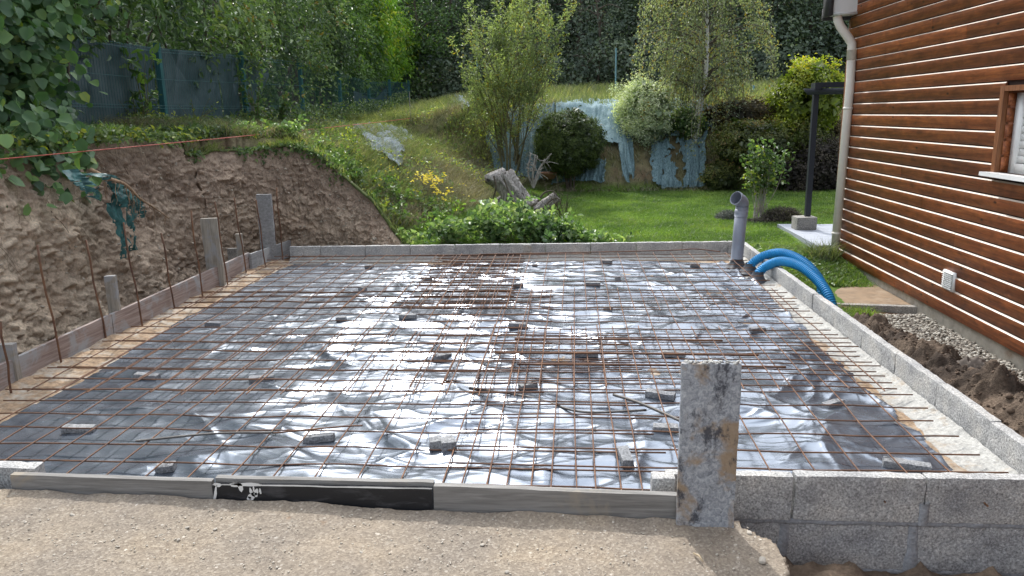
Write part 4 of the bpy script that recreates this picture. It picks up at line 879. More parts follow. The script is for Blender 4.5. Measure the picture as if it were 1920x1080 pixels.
for k in range(5):
    z = WZ0 + .01 + k * PIT; mb.box((HX - .0, WY1 - 0.018, z), (HX + .044, WY1 - 0.0125, min(z + .085, WZ1 - .012)))
mb.build('window_reveal', M_siding, wf)
mb = MB(); mb.rbox((0.26, WY1 - WY0 + 0.12, 0.028), TM((HX + .04, (WY0 + WY1) / 2, WZ0 - .018), 0, 0, .06), 0.004, 0.0005, 5, 0.05); mb.build('window_sill', M_white, house, smooth=True)
mb = MB(); xx = HX + .045
for (a, b) in [((xx, WY1 - .085, WZ0), (xx + .05, WY1 - .02, WZ1 - .012)), ((xx, WY0 + .02, WZ0), (xx + .05, WY0 + .085, WZ1 - .012)), ((xx - .002, WY0 + .086, WZ0), (xx + .048, WY1 - .086, WZ0 + .06))]: mb.box(a, b)
wfr = mb.build('window_frame', M_white, house)
mb = MB()
for k in range(11): z = WZ0 + .065 + k * .045; mb.box((xx + .012 + .004 * (k % 2), WY0 + .088, z), (xx + .03, WY1 - .088, z + .041))
mb.build('shutter', M_white, wfr)
# vent grille low on the wall
o = MB(); va = onx(1773, 505, HX - .02); vb = onx(1790, 540, HX - .02); y0_, y1_, za, zb = vb[1] - .0, va[1], .035, .172
o.box((HX - .034, y0_, za), (HX - .012, y1_, zb)); 
for k in range(9): z = za + .010 + k * .0137; o.add([[HX - .035, y0_ + .008, z], [HX - .035, y1_ - .008, z], [HX - .048, y1_ - .008, z + .004], [HX - .048, y0_ + .008, z + .004], [HX - .035, y0_ + .008, z + .009], [HX - .035, y1_ - .008, z + .009]], [[0, 1, 2, 3], [3, 2, 5, 4]])
vg = o.build('vent_grille', M_white, house)
# eaves box with white soffit and dark edge
mb = MB(); mb.box((2.48, 7.76, 2.185), (HX + .0, 7.93, 2.20)); 
for k in range(2): mb.box((2.48, 7.76 + k * .085, 2.178), (HX + .0, 7.76 + k * .085 + .077, 2.184))
mb.add([[2.48, 7.76, 2.20], [2.70, 7.76, 2.20], [2.70, 7.76, 2.62], [2.48, 7.76, 2.62]], [[0, 1, 2, 3]]); mb.build('soffit', M_white, house)
mb = MB(); mb.box((2.44, 7.74, 2.17), (2.477, 7.93, 2.62)); mb.box((2.46, 7.935, 2.15), (9.0, 8.02, 2.26)); mb.add([[2.44, 7.97, 2.45], [2.44, -3, 5.6], [9, -3, 5.6], [9, 7.97, 2.45]], [[0, 1, 2, 3]]); mb.build('roof', M_roof, house)
# downpipe
dp = empty('downpipe', (2.66, 7.86, -0.28), 'cream plastic downpipe with two collars running down the corner of the timber house', 'downpipe')
def dpp(px, py, Y=7.70): return np.array(ony(px, py, Y))
pts = [dpp(1570, 30), dpp(1571, 38), dpp(1576, 50), dpp(1591, 71), dpp(1597, 82), dpp(1597, 100), dpp(1594, 160), dpp(1562, 503)]
mb = MB(); m_ = [pts[0], pts[1], (pts[1] + pts[2]) / 2 + 0, pts[2], pts[3], (pts[3] + pts[4]) / 2, pts[4], pts[5], pts[6], pts[7] + [0, 0, -.03]]
mb.tube(m_, 0.040, 20); mb.build('pipe', M_downpipe, dp, smooth=True)
mb = MB()
def ringat(f): 
    p = pts[6] + (pts[7] - pts[6]) * f; d = (pts[7] - pts[6]); d = d / np.linalg.norm(d); mb.tube([p - d * .012, p - d * .010, p + d * .010, p + d * .012], [.040, .0445, .0445, .040], 20, cap=False)
p = pts[5]; mb.tube([pts[5] + [0, 0, .03], pts[5] + [0, 0, -.06]], .0435, 20); mb.build('collar', M_downpipe, dp, smooth=True); mb = MB(); ringat(.12); mb.build('collar', M_downpipe, dp, smooth=True); mb = MB(); ringat(.80); mb.build('collar', M_downpipe, dp, smooth=True)
f_ = dpp(1562, 503); lone('concrete_pad', (f_[0] - .06, f_[1] + .04, -0.295), (.26, .20, .05), .1, 'small pale concrete pad under the foot of the downpipe', 301, M_plinth, cat='concrete pad')
p = onz(1573, 515, -0.27); mb = MB(); mb.tube([(0, 0, -.06), (0, 0, .085)], .048, 20, cap=False); mb.tube([(0, 0, .085), (0, 0, -.06)], .043, 20, cap=False); mb.tube([(0, 0, -.06), (0, 0, .05)], .042, 20)
mb.build('drain_pot', M_tape, None, smooth=True, label='short dark grey drain socket beside the downpipe foot', cat='drain').location = tuple(p)

# ================================================================== PERGOLA, PATIO
pf = onz(1512, 432, -0.07); PY_ = pf[1] + .12
pg = empty('pergola', (pf[0], PY_, -0.07), 'anthracite metal pergola corner with a slim post and two crossing beams', 'pergola')
top = ony(1527, 178, PY_); bot = ony(1514, 412, PY_)
xc = (top[0] + bot[0]) / 2 + .005
mb = MB(); mb.rbox((.062, .062, top[2] - bot[2] + .02), TM((xc, PY_, (top[2] + bot[2]) / 2)), .004, .0003, 5, .3); mb.build('post', M_anthracite, pg)
b1 = ony(1506, 172, PY_ - .05); mb = MB(); zb = b1[2]
mb.add([[b1[0], PY_ - .052, zb + .035], [b1[0] + .05, PY_ - .052, zb - .035], [b1[0] + 6, PY_ - .052, zb - .035], [b1[0] + 6, PY_ - .052, zb + .035], [b1[0], PY_ - .034, zb + .035], [b1[0] + .05, PY_ - .034, zb - .035], [b1[0] + 6, PY_ - .034, zb - .035], [b1[0] + 6, PY_ - .034, zb + .035]], [[0, 1, 2, 3], [7, 6, 5, 4], [0, 3, 7, 4], [1, 5, 6, 2], [0, 4, 5, 1]])
mb.rbox((6, .06, .06), TM((xc + 3.05, PY_ + .10, zb + .075)), .003, .0002, 3, .5); mb.build('beam', M_anthracite, pg)
mb = MB().rbox((.075, .16, .075), TM((xc, PY_ - .0, zb + .060)), .004, .0003, 5, .1); mb.build('bracket', M_anthracite, pg)
fb_ = onz(1512, 432, -0.07); MB().rbox((.235, .20, .15), TM((0, 0, .075), .05), .008, .004, 25, .015, .5, 77).build('base_block', M_base, None, smooth=True, label='cast concrete block carrying the pergola post at the patio corner', cat='concrete block').location = (fb_[0], fb_[1] + .11, -0.07)
mb = MB(); px0 = onz(1469, 425, -0.07); nrow = 0
for i in range(14):
    for j in range(6):
        if i == 0: continue
        x = 2.64 + .26 * 0 + (i - 1) * 0.50; y = 8.0 + j * 0.27
        if y > 9.4: continue
for j in range(13):
    y = 7.98 + j * .118; mb.rbox((5.6, .112, .06), TM((2.62 + .10 + 2.82, y + .06, -0.100)), .003, .001, 9, .12, RNG.uniform(0, 1), j)
for j in range(4): mb.rbox((.175, .385, .062), TM((2.65, 7.98 + .19 + j * .39, -0.099)), .003, .001, 9, .05, .5, 40 + j)
mb.build('patio', M_patio, smooth=True, kind='structure')
# mud-stained sheet, kerb edging and pebble strip between wall and house
c1, c2, c3, c4 = onz(1546, 536, -.235), onz(1640, 533, -.235), onz(1713, 572, -.235), onz(1566, 569, -.235)
A_, B_ = np.linspace(0, 1, 26)[:, None, None], np.linspace(0, 1, 40)[None, :, None]
def quad(c1, c2, c3, c4): return (1 - A_) * ((1 - B_) * c1 + B_ * c2) + A_ * ((1 - B_) * c4 + B_ * c3)
P = quad(c1, c2, c3, c4); P[..., 2] += .004 * fbm(P * 8, 3, 3)
mb = MB(); mb.grid(P[::-1]); Q = P.copy(); Q[..., 2] -= .02; e = [np.stack([P[-1], Q[-1]]), np.stack([P[:, 0], Q[:, 0]]), np.stack([P[:, -1], Q[:, -1]])]
for q_ in e: mb.grid(q_)
mb.build('plywood_sheet', M_mud, None, smooth=False, label='mud-stained brown sheet laid flat between the right wall and the house', cat='board')
k1, k2 = onz(1566, 573, -.25), onz(1716, 578, -.25)
MB().rbox((np.linalg.norm(k2 - k1) + .1, .06, .07), TM(((k1 + k2) / 2) + [0, -.02, -.01], math.atan2(k2[1] - k1[1], k2[0] - k1[0])), .006, .004, 20, .015).build('kerb_edging', M_base, None, smooth=True, label='narrow concrete edging at the near side of the mud-stained sheet', cat='edging')
n = 10000; x = RNG.uniform(2.08, 2.73, n); y = RNG.uniform(3.3, 5.90, n); keep = x > 2.05 + .35 * sstep(5.3, 4.2, y) + .06 * vnoise(xyz(x, y * 4), 2); x, y = x[keep], y[keep]
mb = MB(); pebbles(mb, np.stack([x, y, -0.275 + RNG.uniform(0, .02, len(x)) + .02 * (x - 2.3)], 1), RNG.uniform(.006, .014, len(x)), .6, .18)
M_peb = None
m, nt, b, out = new_mat('river_pebbles'); at = N(nt, 'Attribute'); at.attribute_name = 'var'; nt.links.new(ramp(nt, at.outputs['Fac'], [(0, (.15, .125, .10)), (.4, (.28, .245, .20)), (.75, (.38, .35, .29)), (1, (.54, .51, .45))]), b.inputs['Base Color']); b.inputs['Roughness'].default_value = .8
mb.build('pebble_strip', m, smooth=True, kind='stuff', label='strip of pale rounded pebbles along the plinth of the house', cat='pebbles')
X, Y = np.meshgrid(np.arange(1.86, 2.74, .02), np.arange(3.0, 5.99, .02), indexing='ij'); Z = -0.282 + .008 * fbm(xyz(X * 15, Y * 15), 3, 4)
MB().grid(np.stack([X, Y, Z], -1), np.broadcast_to(rgb((.24, .20, .15)), X.shape + (3,))).build('gravel_path', M_soil, smooth=True, rgb=True, kind='structure')
# soil heap
X, Y = np.meshgrid(np.arange(1.80, 2.62, .011), np.arange(2.2, 5.55, .011), indexing='ij')
cx_ = np.interp(Y, [2.2, 3.4, 4.4, 5.4], [2.18, 2.12, 2.02, 1.94]); wd_ = np.interp(Y, [2.2, 3.4, 4.6, 5.2, 5.5], [.42, .38, .28, .19, .06])
sh = np.exp(-((X - cx_) / wd_) ** 2 * 1.1) * sstep(5.52, 4.9, Y + .08 * vnoise(xyz(X * 5, Y * 3), 3))
Z = -0.38 + 0.265 * sh * (1 + .35 * fbm(xyz(X * 3.5, Y * 3.5), 3, 131)) + .045 * ridged(xyz(X * 7, Y * 7), 5, 132) * sh + .03 * np.abs(fbm(xyz(X * 24, Y * 24), 3, 133)) + 0.05 * sstep(.1, .5, fbm(xyz(X * 11, Y * 11), 2, 134)) * sh
Z -= .14 * sstep(1.93, 1.81, X) * sstep(5.0, 4.4, Y) - .05
Cc = mixc(np.broadcast_to(rgb((0.17, 0.125, 0.09)), X.shape + (3,)), np.broadcast_to(rgb((0.07, 0.052, 0.04)), X.shape + (3,)), fbm(xyz(X * 5, Y * 5), 4, 135) * 1.5 + .45)
mb = MB().grid(np.stack([X, Y, Z], -1), Cc)
M_heap = mat_rgb('loose_dark_soil', 60, bstr=1.0, bdist=.02, lo=.5, hi=1.5)
mb.build('soil_heap', M_heap, None, smooth=True, rgb=True, label='long heap of loose dark soil between the right wall and the house', cat='soil heap')
def heapz(x, y): i = int((x - 1.80) / .011); j = int((y - 2.2) / .011); return Z[min(max(i, 0), Z.shape[0] - 1), min(max(j, 0), Z.shape[1] - 1)]
n = 1500; x = RNG.uniform(1.9, 2.6, n); y = RNG.uniform(2.6, 5.3, n); z = np.array([heapz(a, b) for a, b in zip(x, y)]); k_ = z > -.36
M_crumb = simple('soil_crumbs', (0.10, 0.068, 0.045), .97, nscale=30, namp=.5, bstr=.6, kind='World')
pebbles(MB_ := MB(), np.stack([x, y, z + .004], 1)[k_], RNG.uniform(.002, .009, k_.sum()) * (1 + 1.3 * (RNG.random(k_.sum()) < .04)), .8, .3, fine=True); MB_.build('soil_clods', M_crumb, smooth=True, kind='stuff', label='dark crumbs and clods strewn over the soil heap', cat='clods')
# crumpled cloth scrap and flat stones on the heap
p = onz(1832, 700, -.10); U, V = np.meshgrid(np.linspace(-1, 1, 40), np.linspace(-1, 1, 26), indexing='ij')
Zc = .055 * ridged(xyz(U * 1.6 + V * .5, V * 1.4, 3), 3, 5) + .03 * np.exp(-(V - .2) ** 2 * 9) - .03 * (U ** 2 + V ** 2)
MB().grid(np.stack([U * .115 + .02 * vnoise(xyz(U, V * 2), 1), V * .10 + .03 * vnoise(xyz(U * 2, V), 2), Zc], -1)).build('cloth_scrap', M_rag, None, smooth=True, label='crumpled grey-brown cloth scrap half buried in the soil heap', cat='cloth').location = (p[0], p[1], heapz(p[0], p[1]) + .03)
for (px, py, s_, rz, zz, lab) in [(1900, 785, (.24, .30, .05), .5, -.13, 'dark flat stone slab leaning on the heap at the right edge of the frame'), (1890, 822, (.20, .14, .05), .2, -.17, 'smaller dark flat stone under the leaning slab by the right wall')]:
    p = onz(px, py, zz); lone('stone_slab', p, s_, rz, lab, int(px), M_slate, ry=-.15, cat='stone')
# ================================================================== FENCE, SCREENS, STRING
FX = -5.0
def fbase(y): return hT(np.array([FX]), np.array([y]), False)[0]
PY = [4.32, 6.8, 9.28, 11.72, 14.3, 16.75, 19.2, 21.5, 24.1]
TOPPX = {9.28: 82, 11.72: 98, 14.3: 112, 19.2: 150, 21.5: 150, 24.1: 152}
def ftop(y):
    ys = [4.3, 6.8, 9.28, 11.72, 14.3, 16.75, 19.2, 21.5, 24.1]; zs = []
    for q in ys:
        if q in TOPPX: zs.append(onx(1068 - 5.0 * F / q, TOPPX[q], FX)[2])
        else: zs.append(np.nan)
    zs = np.array(zs); ok = ~np.isnan(zs); return float(np.interp(y, np.array(ys)[ok], zs[ok]))
fence = empty('mesh_fence', (FX, 9.28, 1.1), 'dark teal welded wire fence climbing along the top of the left bank', 'fence')
for y in PY:
    zt = ftop(y); zb = fbase(y) - .12; mb = MB(); mb.rbox((.065, .065, zt - zb), TM((FX, y, (zt + zb) / 2)), .006, .0003, 5, .3); mb.build('post', M_fence, fence)
for a, b in zip(PY[:-1], PY[1:]):
    mb = MB(); za, zb = ftop(a) - .06, ftop(b) - .06; la, lb_ = fbase(a) + .02, fbase(b) + .02; ny_ = int((b - a) / .05)
    for k in range(ny_ + 1):
        t = k / ny_; y = a + (b - a) * t; z1 = za + (zb - za) * t; z_0 = la + (lb_ - la) * t
        mb.tube([(FX + .03, y, z_0), (FX + .03, y, z1)], .0026, 3, cap=False)
    for f_ in (0.0, .27, .30, .62, .95, .985):
        mb.tube([(FX + .034, a, la + (za - la) * f_), (FX + .034, b, lb_ + (zb - lb_) * f_)], .0035, 4, cap=False)
    mb.build('wire_panel', M_fence, fence)
def screen(y0, y1, f0, f1, label, seed, slack=.06):
    U, V = np.meshgrid(np.linspace(0, 1, 110), np.linspace(0, 1, 60), indexing='ij'); yy = y0 + (y1 - y0) * U
    lo = np.interp(yy, PY, [fbase(q) for q in PY]); hi = np.interp(yy, PY, [ftop(q) - .05 for q in PY])
    zz = lo + (hi - lo) * (f0(U) + (f1(U) - f0(U)) * V)
    rng = np.random.default_rng(seed); dx = slack * (0.5 + .5 * fbm(xyz(yy * 1.1, zz * 1.6), 3, seed))
    for k in range(9):
        a = rng.uniform(-1, 1); c = rng.uniform(-.5, 1.5); dd = (U * (y1 - y0) + a * V * 1.1 - c * (y1 - y0)); dx = dx + .03 * np.exp(-np.abs(dd) / .05) * V
    MB().grid(np.stack([FX - .02 - dx, yy + .02 * vnoise(xyz(yy, zz * 2), seed), zz], -1)).build('privacy_screen', M_screen, None, smooth=True, label=label, cat='screen fabric', group='privacy screens hung behind the fence')
one = lambda u: 1 + 0 * u; zero = lambda u: 0 * u
screen(6.3, 9.24, zero, lambda u: 1 - .03 * np.sin(u * PI), 'dark sagging privacy screen partly behind the big-leaved bush, left of the nearest bare post', 1)
screen(9.30, 10.95, zero, one, 'dark privacy screen right of the nearest bare post', 2)
screen(11.02, 11.68, zero, one, 'narrow dark privacy screen between the torn gap and the second post', 3)
screen(11.76, 12.9, lambda u: .95 * u ** 1.0 * 0 + .0 * u + .75 * u, lambda u: 1 - .12 * u, 'torn screen flap slanting down right of the second post', 4)
screen(18.0, 21.4, lambda u: 0 * u, lambda u: .35 + .55 * np.abs(u - .62) ** 1.0 + .2 * u, 'pale drooping privacy screen at the far end of the fence', 5)
# mason line with its little stake
p1 = onT(770, 226); st = np.array(ony(769, 222, p1[1] if p1[1] < 20 else 12.5)); yS = st[1]
bz = hT(np.array([st[0]]), np.array([yS]), False)[0]; tz = ony(772, 172, yS)[2]
MB().tube([(0, 0, 0), (0.01, 0, tz - bz + .25)], .006, 6).build('line_stake', M_rod, None, label='thin dark steel stake holding the far end of the orange line', cat='stake').location = (st[0], yS, bz - .25)
near = ony(-60, 304, 4.6); n = 40; t = np.linspace(0, 1, n)[:, None]; P = near + (st - near) * t; P[:, 2] -= .10 * (t[:, 0] * (1 - t[:, 0])) * .6
MB().tube(P - near, .0038, 5).build('mason_line', M_string, None, smooth=True, label='taut orange-red mason line stretched above the edge of the cut bank', cat='string').location = tuple(near)

# ================================================================== WEED FABRIC on the banks
def drape(c, mat, label, seed, off=.05, holes=0.0, n=(70, 60), amp=.065, freq=16, vfreq=.35):
    """cloth over the terrain, from four corner pixels' ground points (tl, tr, br, bl)"""
    C4 = [onT(*q)[:2] for q in c]; U, V = np.meshgrid(np.linspace(0, 1, n[0]), np.linspace(0, 1, n[1]), indexing='ij')
    xy = [(1 - V) * ((1 - U) * C4[0][k] + U * C4[1][k]) + V * ((1 - U) * C4[3][k] + U * C4[2][k]) for k in (0, 1)]
    x, y = xy; wob = .05 * fbm(xyz(U * 5, V * 5), 3, seed); x = x + wob; 
    z = hT(x, y, True)
    rid = ridged(xyz(U * freq + .6 * fbm(xyz(U * 3, V * 2), 2, seed), V * vfreq), 3, seed)
    gx_ = (hT(x + .05, y, False) - hT(x - .05, y, False)) / .1; gy_ = (hT(x, y + .05, False) - hT(x, y - .05, False)) / .1
    nn = np.stack([-gx_, -gy_, np.ones_like(gx_)], -1); nn /= np.linalg.norm(nn, axis=-1)[..., None]
    P = np.stack([x, y, z], -1) + nn * (off + amp * rid)[..., None]
    ed = np.minimum(np.minimum(U, 1 - U), np.minimum(V, 1 - V)); hole = fbm(xyz(U * 6, V * 4), 3, seed + 5)
    m = ((ed + .10 * hole > .02) & (hole < .9 - holes))[:-1, :-1]
    MB().grid(P, 0.5, m).build('weed_fabric', mat, None, smooth=True, label=label, cat='weed fabric', group='torn weed fabric sheets on the garden banks')
drape([(1030, 192), (1160, 196), (1160, 275), (1040, 262)], M_tarplight, 'glare-lit pale blue weed fabric bulging over the bank above the clipped dark shrub', 1, .08, .15, amp=.04, freq=9)
drape([(1148, 214), (1176, 214), (1192, 346), (1164, 346)], M_tarp, 'narrow teal weed fabric strip running down the bank left of the variegated shrub', 2, .07, .0, (40, 70), freq=7)
drape([(950, 205), (1040, 200), (1040, 335), (975, 332)], M_tarp, 'teal weed fabric hanging down the bank behind the young willow', 3, .07, .1, freq=9)
drape([(905, 245), (955, 250), (975, 338), (932, 338)], M_tarp, 'ragged teal weed fabric strip at the left foot of the young willow', 4, .07, .1, (40, 60), freq=7)
drape([(1030, 312), (1135, 300), (1135, 350), (1035, 350)], M_tarp, 'low teal weed fabric skirt under the clipped dark shrub', 5, .06, .2, freq=14)
drape([(1215, 262), (1325, 248), (1322, 356), (1218, 346)], M_tarp, 'teal weed fabric with torn holes under the variegated shrub', 6, .06, .62, freq=12)
drape([(1262, 196), (1340, 202), (1345, 244), (1270, 244)], M_tarplight, 'pale weed fabric behind the birch trunk', 7, .07, .1, freq=9)
drape([(1150, 196), (1272, 200), (1272, 262), (1150, 262)], M_tarplight, 'pale blue weed fabric stretching behind the variegated shrub', 11, .06, .05, amp=.04, freq=14)
drape([(648, 242), (748, 234), (772, 268), (700, 306)], M_tarpgrey, 'silvery folded weed fabric draped over the crest of the left bank below the line', 8, .10, .12, amp=.05, freq=11)
drape([(835, 180), (858, 180), (884, 216), (868, 214)], M_tarpgrey, 'small silvery weed fabric strip high on the left bank', 9, .12, .1, (40, 40), freq=5)
drape([(680, 275), (722, 262), (755, 300), (738, 330)], M_tarpgrey, 'darker slit weed fabric half overgrown on the left slope', 10, .12, .3, (50, 50), freq=7)

# torn teal mesh and root hanging out of the cut
def strip(mb, pts, w, seed, n=60, m=12):
    C_ = spline(pts, n); U = np.linspace(-1, 1, m); w_ = np.interp(np.linspace(0, 1, n), np.linspace(0, 1, len(w)), w)
    G_ = C_[:, None] + np.stack([0 * U, U, 0 * U], -1)[None] * w_[:, None, None]; G_[..., 0] += .045 * ridged(np.stack([G_[..., 1] * 22, G_[..., 2] * 5, G_[..., 0] * 0], -1), 3, seed); G_[..., 1] += .012 * vnoise(G_ * 25, seed)
    hm = (fbm(xyz(np.broadcast_to(np.arange(n)[:, None] * .25, (n, m)), np.broadcast_to(U * 3, (n, m))), 3, seed) < .28)[:-1, :-1]; hm[: n // 3] = True
    mb.grid(G_, .5, hm)
FXX = -3.68
def fp(px, py, o=0.0): return onx(px, py, FXX + o)
mb = MB()
strip(mb, [fp(128, 318), fp(145, 338, .04), fp(165, 355, .07), fp(180, 375, .06)], [.07, .12, .09, .03], 1)
strip(mb, [fp(160, 325, .0), fp(195, 330, .08), fp(215, 350, .08), fp(212, 385, .05)], [.05, .10, .10, .05], 2)
strip(mb, [fp(215, 345, .05), fp(235, 372, .09), fp(240, 400, .07), fp(243, 440, .05), fp(247, 470, .04)], [.12, .13, .08, .05, .05], 3)
strip(mb, [fp(205, 380, .03), fp(215, 410, .05), fp(225, 450, .05), fp(226, 485, .03)], [.08, .07, .05, .04], 4)
strip(mb, [fp(240, 365, .05), fp(262, 390, .08), fp(266, 408, .05)], [.10, .09, .04], 5)
mb.build('torn_mesh_fabric', M_tealrag, None, smooth=True, label='torn teal mesh fabric hanging from the top of the clay cut', cat='fabric')
mb = MB(); R_ = [fp(170, 318, -.05), fp(205, 335, .10), fp(235, 346, .14), (fp(262, 372, .15)), fp(290, 390, .14), fp(318, 410, .12)]
mb.tube(spline(R_, 40), np.interp(np.linspace(0, 1, 40), [0, 1], [.017, .004]), 8)
for k in range(26):
    s = spline(R_, 40)[RNG.integers(4, 38)]; L = RNG.uniform(.08, .28); pts = [s]
    for q in range(5): pts.append(pts[-1] + np.array([RNG.normal(-.004, .008), RNG.normal(.006, .016), -L / 5]))
    mb.tube(spline(pts, 12), np.linspace(.0032, .001, 12), 4)
mb.build('hanging_root', M_root, None, smooth=True, label='bare woody root arching out over the torn teal fabric', cat='root')
mb = MB()
for k in range(620):
    s_ = RNG.uniform(2.0, sx[-1] - .15); w_ = 1 - abs(RNG.normal(0, .22)) * (1 if s_ < 8.6 else 1.5); w_ = min(max(w_, .1), .98)
    p = facept(s_, w_, .0); i = int(np.clip(s_ / sx[-1] * (S - 1), 0, S - 1)); nv = np.array([nx[i, 0], ny[i, 0], 0]); L = RNG.uniform(.08, .42)
    pts = [p - nv * .02]; dv = nv * .35 + np.array([RNG.normal(0, .5), RNG.normal(0, .5), -.6])
    for q in range(6): dv = dv + np.array([RNG.normal(0, .35), RNG.normal(0, .35), -.25]); dv[:] = dv / np.linalg.norm(dv); nxt = pts[-1] + dv * L / 6; pts.append(nxt)
    pts = np.array(pts); inw = (pts - p) @ nv; pts = pts + nv * np.clip(.012 - inw, 0, .2)[:, None]; r0 = RNG.choice([.0012, .0016, .0035], p=[.6, .34, .06])
    mb.tube(spline(pts, 12), np.linspace(r0, r0 * .4, 12), 4, cap=False)
mb.build('fine_roots', M_finer, None, smooth=True, kind='stuff', label='tangle of fine roots hanging out of the cut bank', cat='roots')
# ================================================================== PLANTS
def cloud(n, c, r, clumps=40, tight=.22, shell=.6, rng=RNG, rj=.18):
    """points in clumps through an ellipsoid, with outward normals"""
    c, r = np.array(c, float), np.array(r, float); d = rng.normal(0, 1, (clumps, 3)); d /= np.linalg.norm(d, axis=1)[:, None]
    rad = shell + (1 - shell) * rng.random(clumps) ** .5; cc = d * rad[:, None] * (1 + rj * rng.normal(0, 1, clumps))[:, None]
    k = rng.integers(0, clumps, n); P = cc[k] + rng.normal(0, tight, (n, 3)); Nn = P / (np.linalg.norm(P, axis=1)[:, None] + 1e-6) * .7 + np.array([0, 0, .5])
    return c + P * r, Nn, k
def cvar(k, n, rng=RNG, base=.45, cs=.18, ls=.18):
    cv = rng.normal(0, cs, k.max() + 1); return np.clip(base + cv[k] + rng.normal(0, ls, n), 0, 1)
def plant(name, px, py, Yd=None, base=None): return
def branching(mb, base, H, n_stems, spread, rng, levels=2, r0=.02, up=1.0, curve=.15, twigs=6, tl=.45):
    """multi-stem skeleton; returns twig points and directions for leaves"""
    TP, TD = [], []
    def grow(p, d, L, r, lev):
        n = 9; pts = [p]; dd = np.array(d, float)
        for i in range(n - 1):
            dd = dd + rng.normal(0, curve, 3) * .35 + np.array([0, 0, .08 * up]); dd /= np.linalg.norm(dd); pts.append(pts[-1] + dd * L / (n - 1))
        pts = np.array(pts); mb.tube(pts, np.linspace(r, r * .35, n), 5 if lev else 7, cap=False)
        if lev >= levels:
            TP.append(pts[2:]); TD.append(np.gradient(pts, axis=0)[2:] / (L / (n - 1))); return
        for q in range(twigs if lev else twigs + 2):
            i = rng.integers(2, n); t = np.gradient(pts, axis=0)[min(i, n - 1)]; t /= np.linalg.norm(t); a = rng.normal(0, 1, 3); a -= a @ t * t; a /= np.linalg.norm(a)
            grow(pts[i], t + a * rng.uniform(.35, .9), L * tl * rng.uniform(.7, 1.25), r * .45, lev + 1)
        TP.append(pts[5:]); TD.append(np.gradient(pts, axis=0)[5:] / (L / (n - 1)))
    for s in range(n_stems):
        a = 2 * PI * s / n_stems + rng.uniform(-.4, .4); sp = spread * rng.uniform(.4, 1.1)
        grow(np.array(base) + np.array([math.cos(a), math.sin(a), 0]) * .03 * n_stems ** .5, np.array([math.cos(a) * sp, math.sin(a) * sp, 1.0]), H * rng.uniform(.75, 1.08), r0 * rng.uniform(.6, 1.1), 0)
    return TP, TD
def twig_leaves(mb, TP, TD, n, size, asp, rng, droop=0.0, jit=.035, base=.5, hexa=False, outc=None):
    P = np.concatenate(TP); D = np.concatenate(TD); i = rng.integers(0, len(P), n); j = np.minimum(i + 1, len(P) - 1); t = rng.random((n, 1))
    st = P[j] - P[i]; ok = np.linalg.norm(st, axis=1) < .35; st[~ok] = 0
    Q = P[i] + st * t + rng.normal(0, jit, (n, 3)); d = D[i]; d = d / (np.linalg.norm(d, axis=1)[:, None] + 1e-9)
    al = d * .8 + rng.normal(0, .6, (n, 3)) + np.array([0, 0, -droop]); Nn = rng.normal(0, .6, (n, 3)) + np.array([0, 0, .6])
    v = np.clip(base + rng.normal(0, .24, n) + .25 * vnoise(Q * 2.3, 3), 0, 1)
    return leaves(mb, Q, Nn, size, asp, .25, v, hexa, rng, al)
def ground(x, y): return float(hT(np.array([x]), np.array([y]), True)[0])

# -- hedge behind the fence, in three lengths that look different
def hedge(y0, y1, x0, x1, topf, mat, label, n, size, asp, seed, low=None, hexa=True, base=.45, name='hedge', trunks=14, under=None, over=0.0):
    rng = np.random.default_rng(seed); o = empty(name, ((x0 + x1) / 2, (y0 + y1) / 2, 1.1), label, 'hedge')
    ncl = int((y1 - y0) * 26); cy = rng.uniform(y0, y1, ncl); side = rng.random(ncl); tz = np.array([topf(q) for q in cy]); lo = np.array([low(q) if low else fbase(q) + .1 for q in cy])
    cz = lo + (tz - lo) * rng.random(ncl) ** .8; cx = np.where(side < .72, x1 + rng.normal(-.12, .14, ncl), rng.uniform(x0, x1, ncl)); cz = np.where(side > .86, tz + rng.normal(0, .08, ncl), cz)
    cx += over * sstep(1.9, 2.8, cz)
    k = rng.integers(0, ncl, n); P = np.stack([cx, cy, cz], 1)[k] + rng.normal(0, 1, (n, 3)) * np.array([.13, .20, .17])
    Nn = np.array([.75, -.35, .65]) + rng.normal(0, .35, (n, 3)); al = np.array([.35, -.1, -.5]) + rng.normal(0, .7, (n, 3))
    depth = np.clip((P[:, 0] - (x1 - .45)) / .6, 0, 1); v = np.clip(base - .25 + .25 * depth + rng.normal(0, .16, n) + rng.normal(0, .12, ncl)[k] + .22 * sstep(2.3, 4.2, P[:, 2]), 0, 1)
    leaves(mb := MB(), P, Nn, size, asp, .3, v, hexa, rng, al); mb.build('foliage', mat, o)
    mb = MB()
    for q in range(trunks):
        y = rng.uniform(y0, y1); b = fbase(y); x = rng.uniform(x0 + .3, x1 - .05); pts = [(x, y, b - .1), (x + rng.normal(0, .05), y + rng.normal(0, .1), b + .6), (x + rng.normal(0, .12), y + rng.normal(0, .25), b + 1.3), (x + rng.normal(0, .2), y + rng.normal(0, .3), b + 2.2)]
        mb.tube(spline(pts, 16), np.linspace(rng.uniform(.02, .05), .01, 16), 6)
    mb.build('trunk', M_bark, o, smooth=True)
    # dark inner mass of leaves so that no sky shows through low down
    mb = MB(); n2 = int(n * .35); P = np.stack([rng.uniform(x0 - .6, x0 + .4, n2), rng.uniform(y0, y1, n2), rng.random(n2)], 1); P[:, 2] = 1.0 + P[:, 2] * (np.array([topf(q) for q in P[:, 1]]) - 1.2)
    leaves(mb, P, np.array([1., 0, .3]) + 0 * P, size * 1.5, .7, .2, rng.uniform(0, .3, n2), False, rng); mb.build('inner_foliage', mat, o)
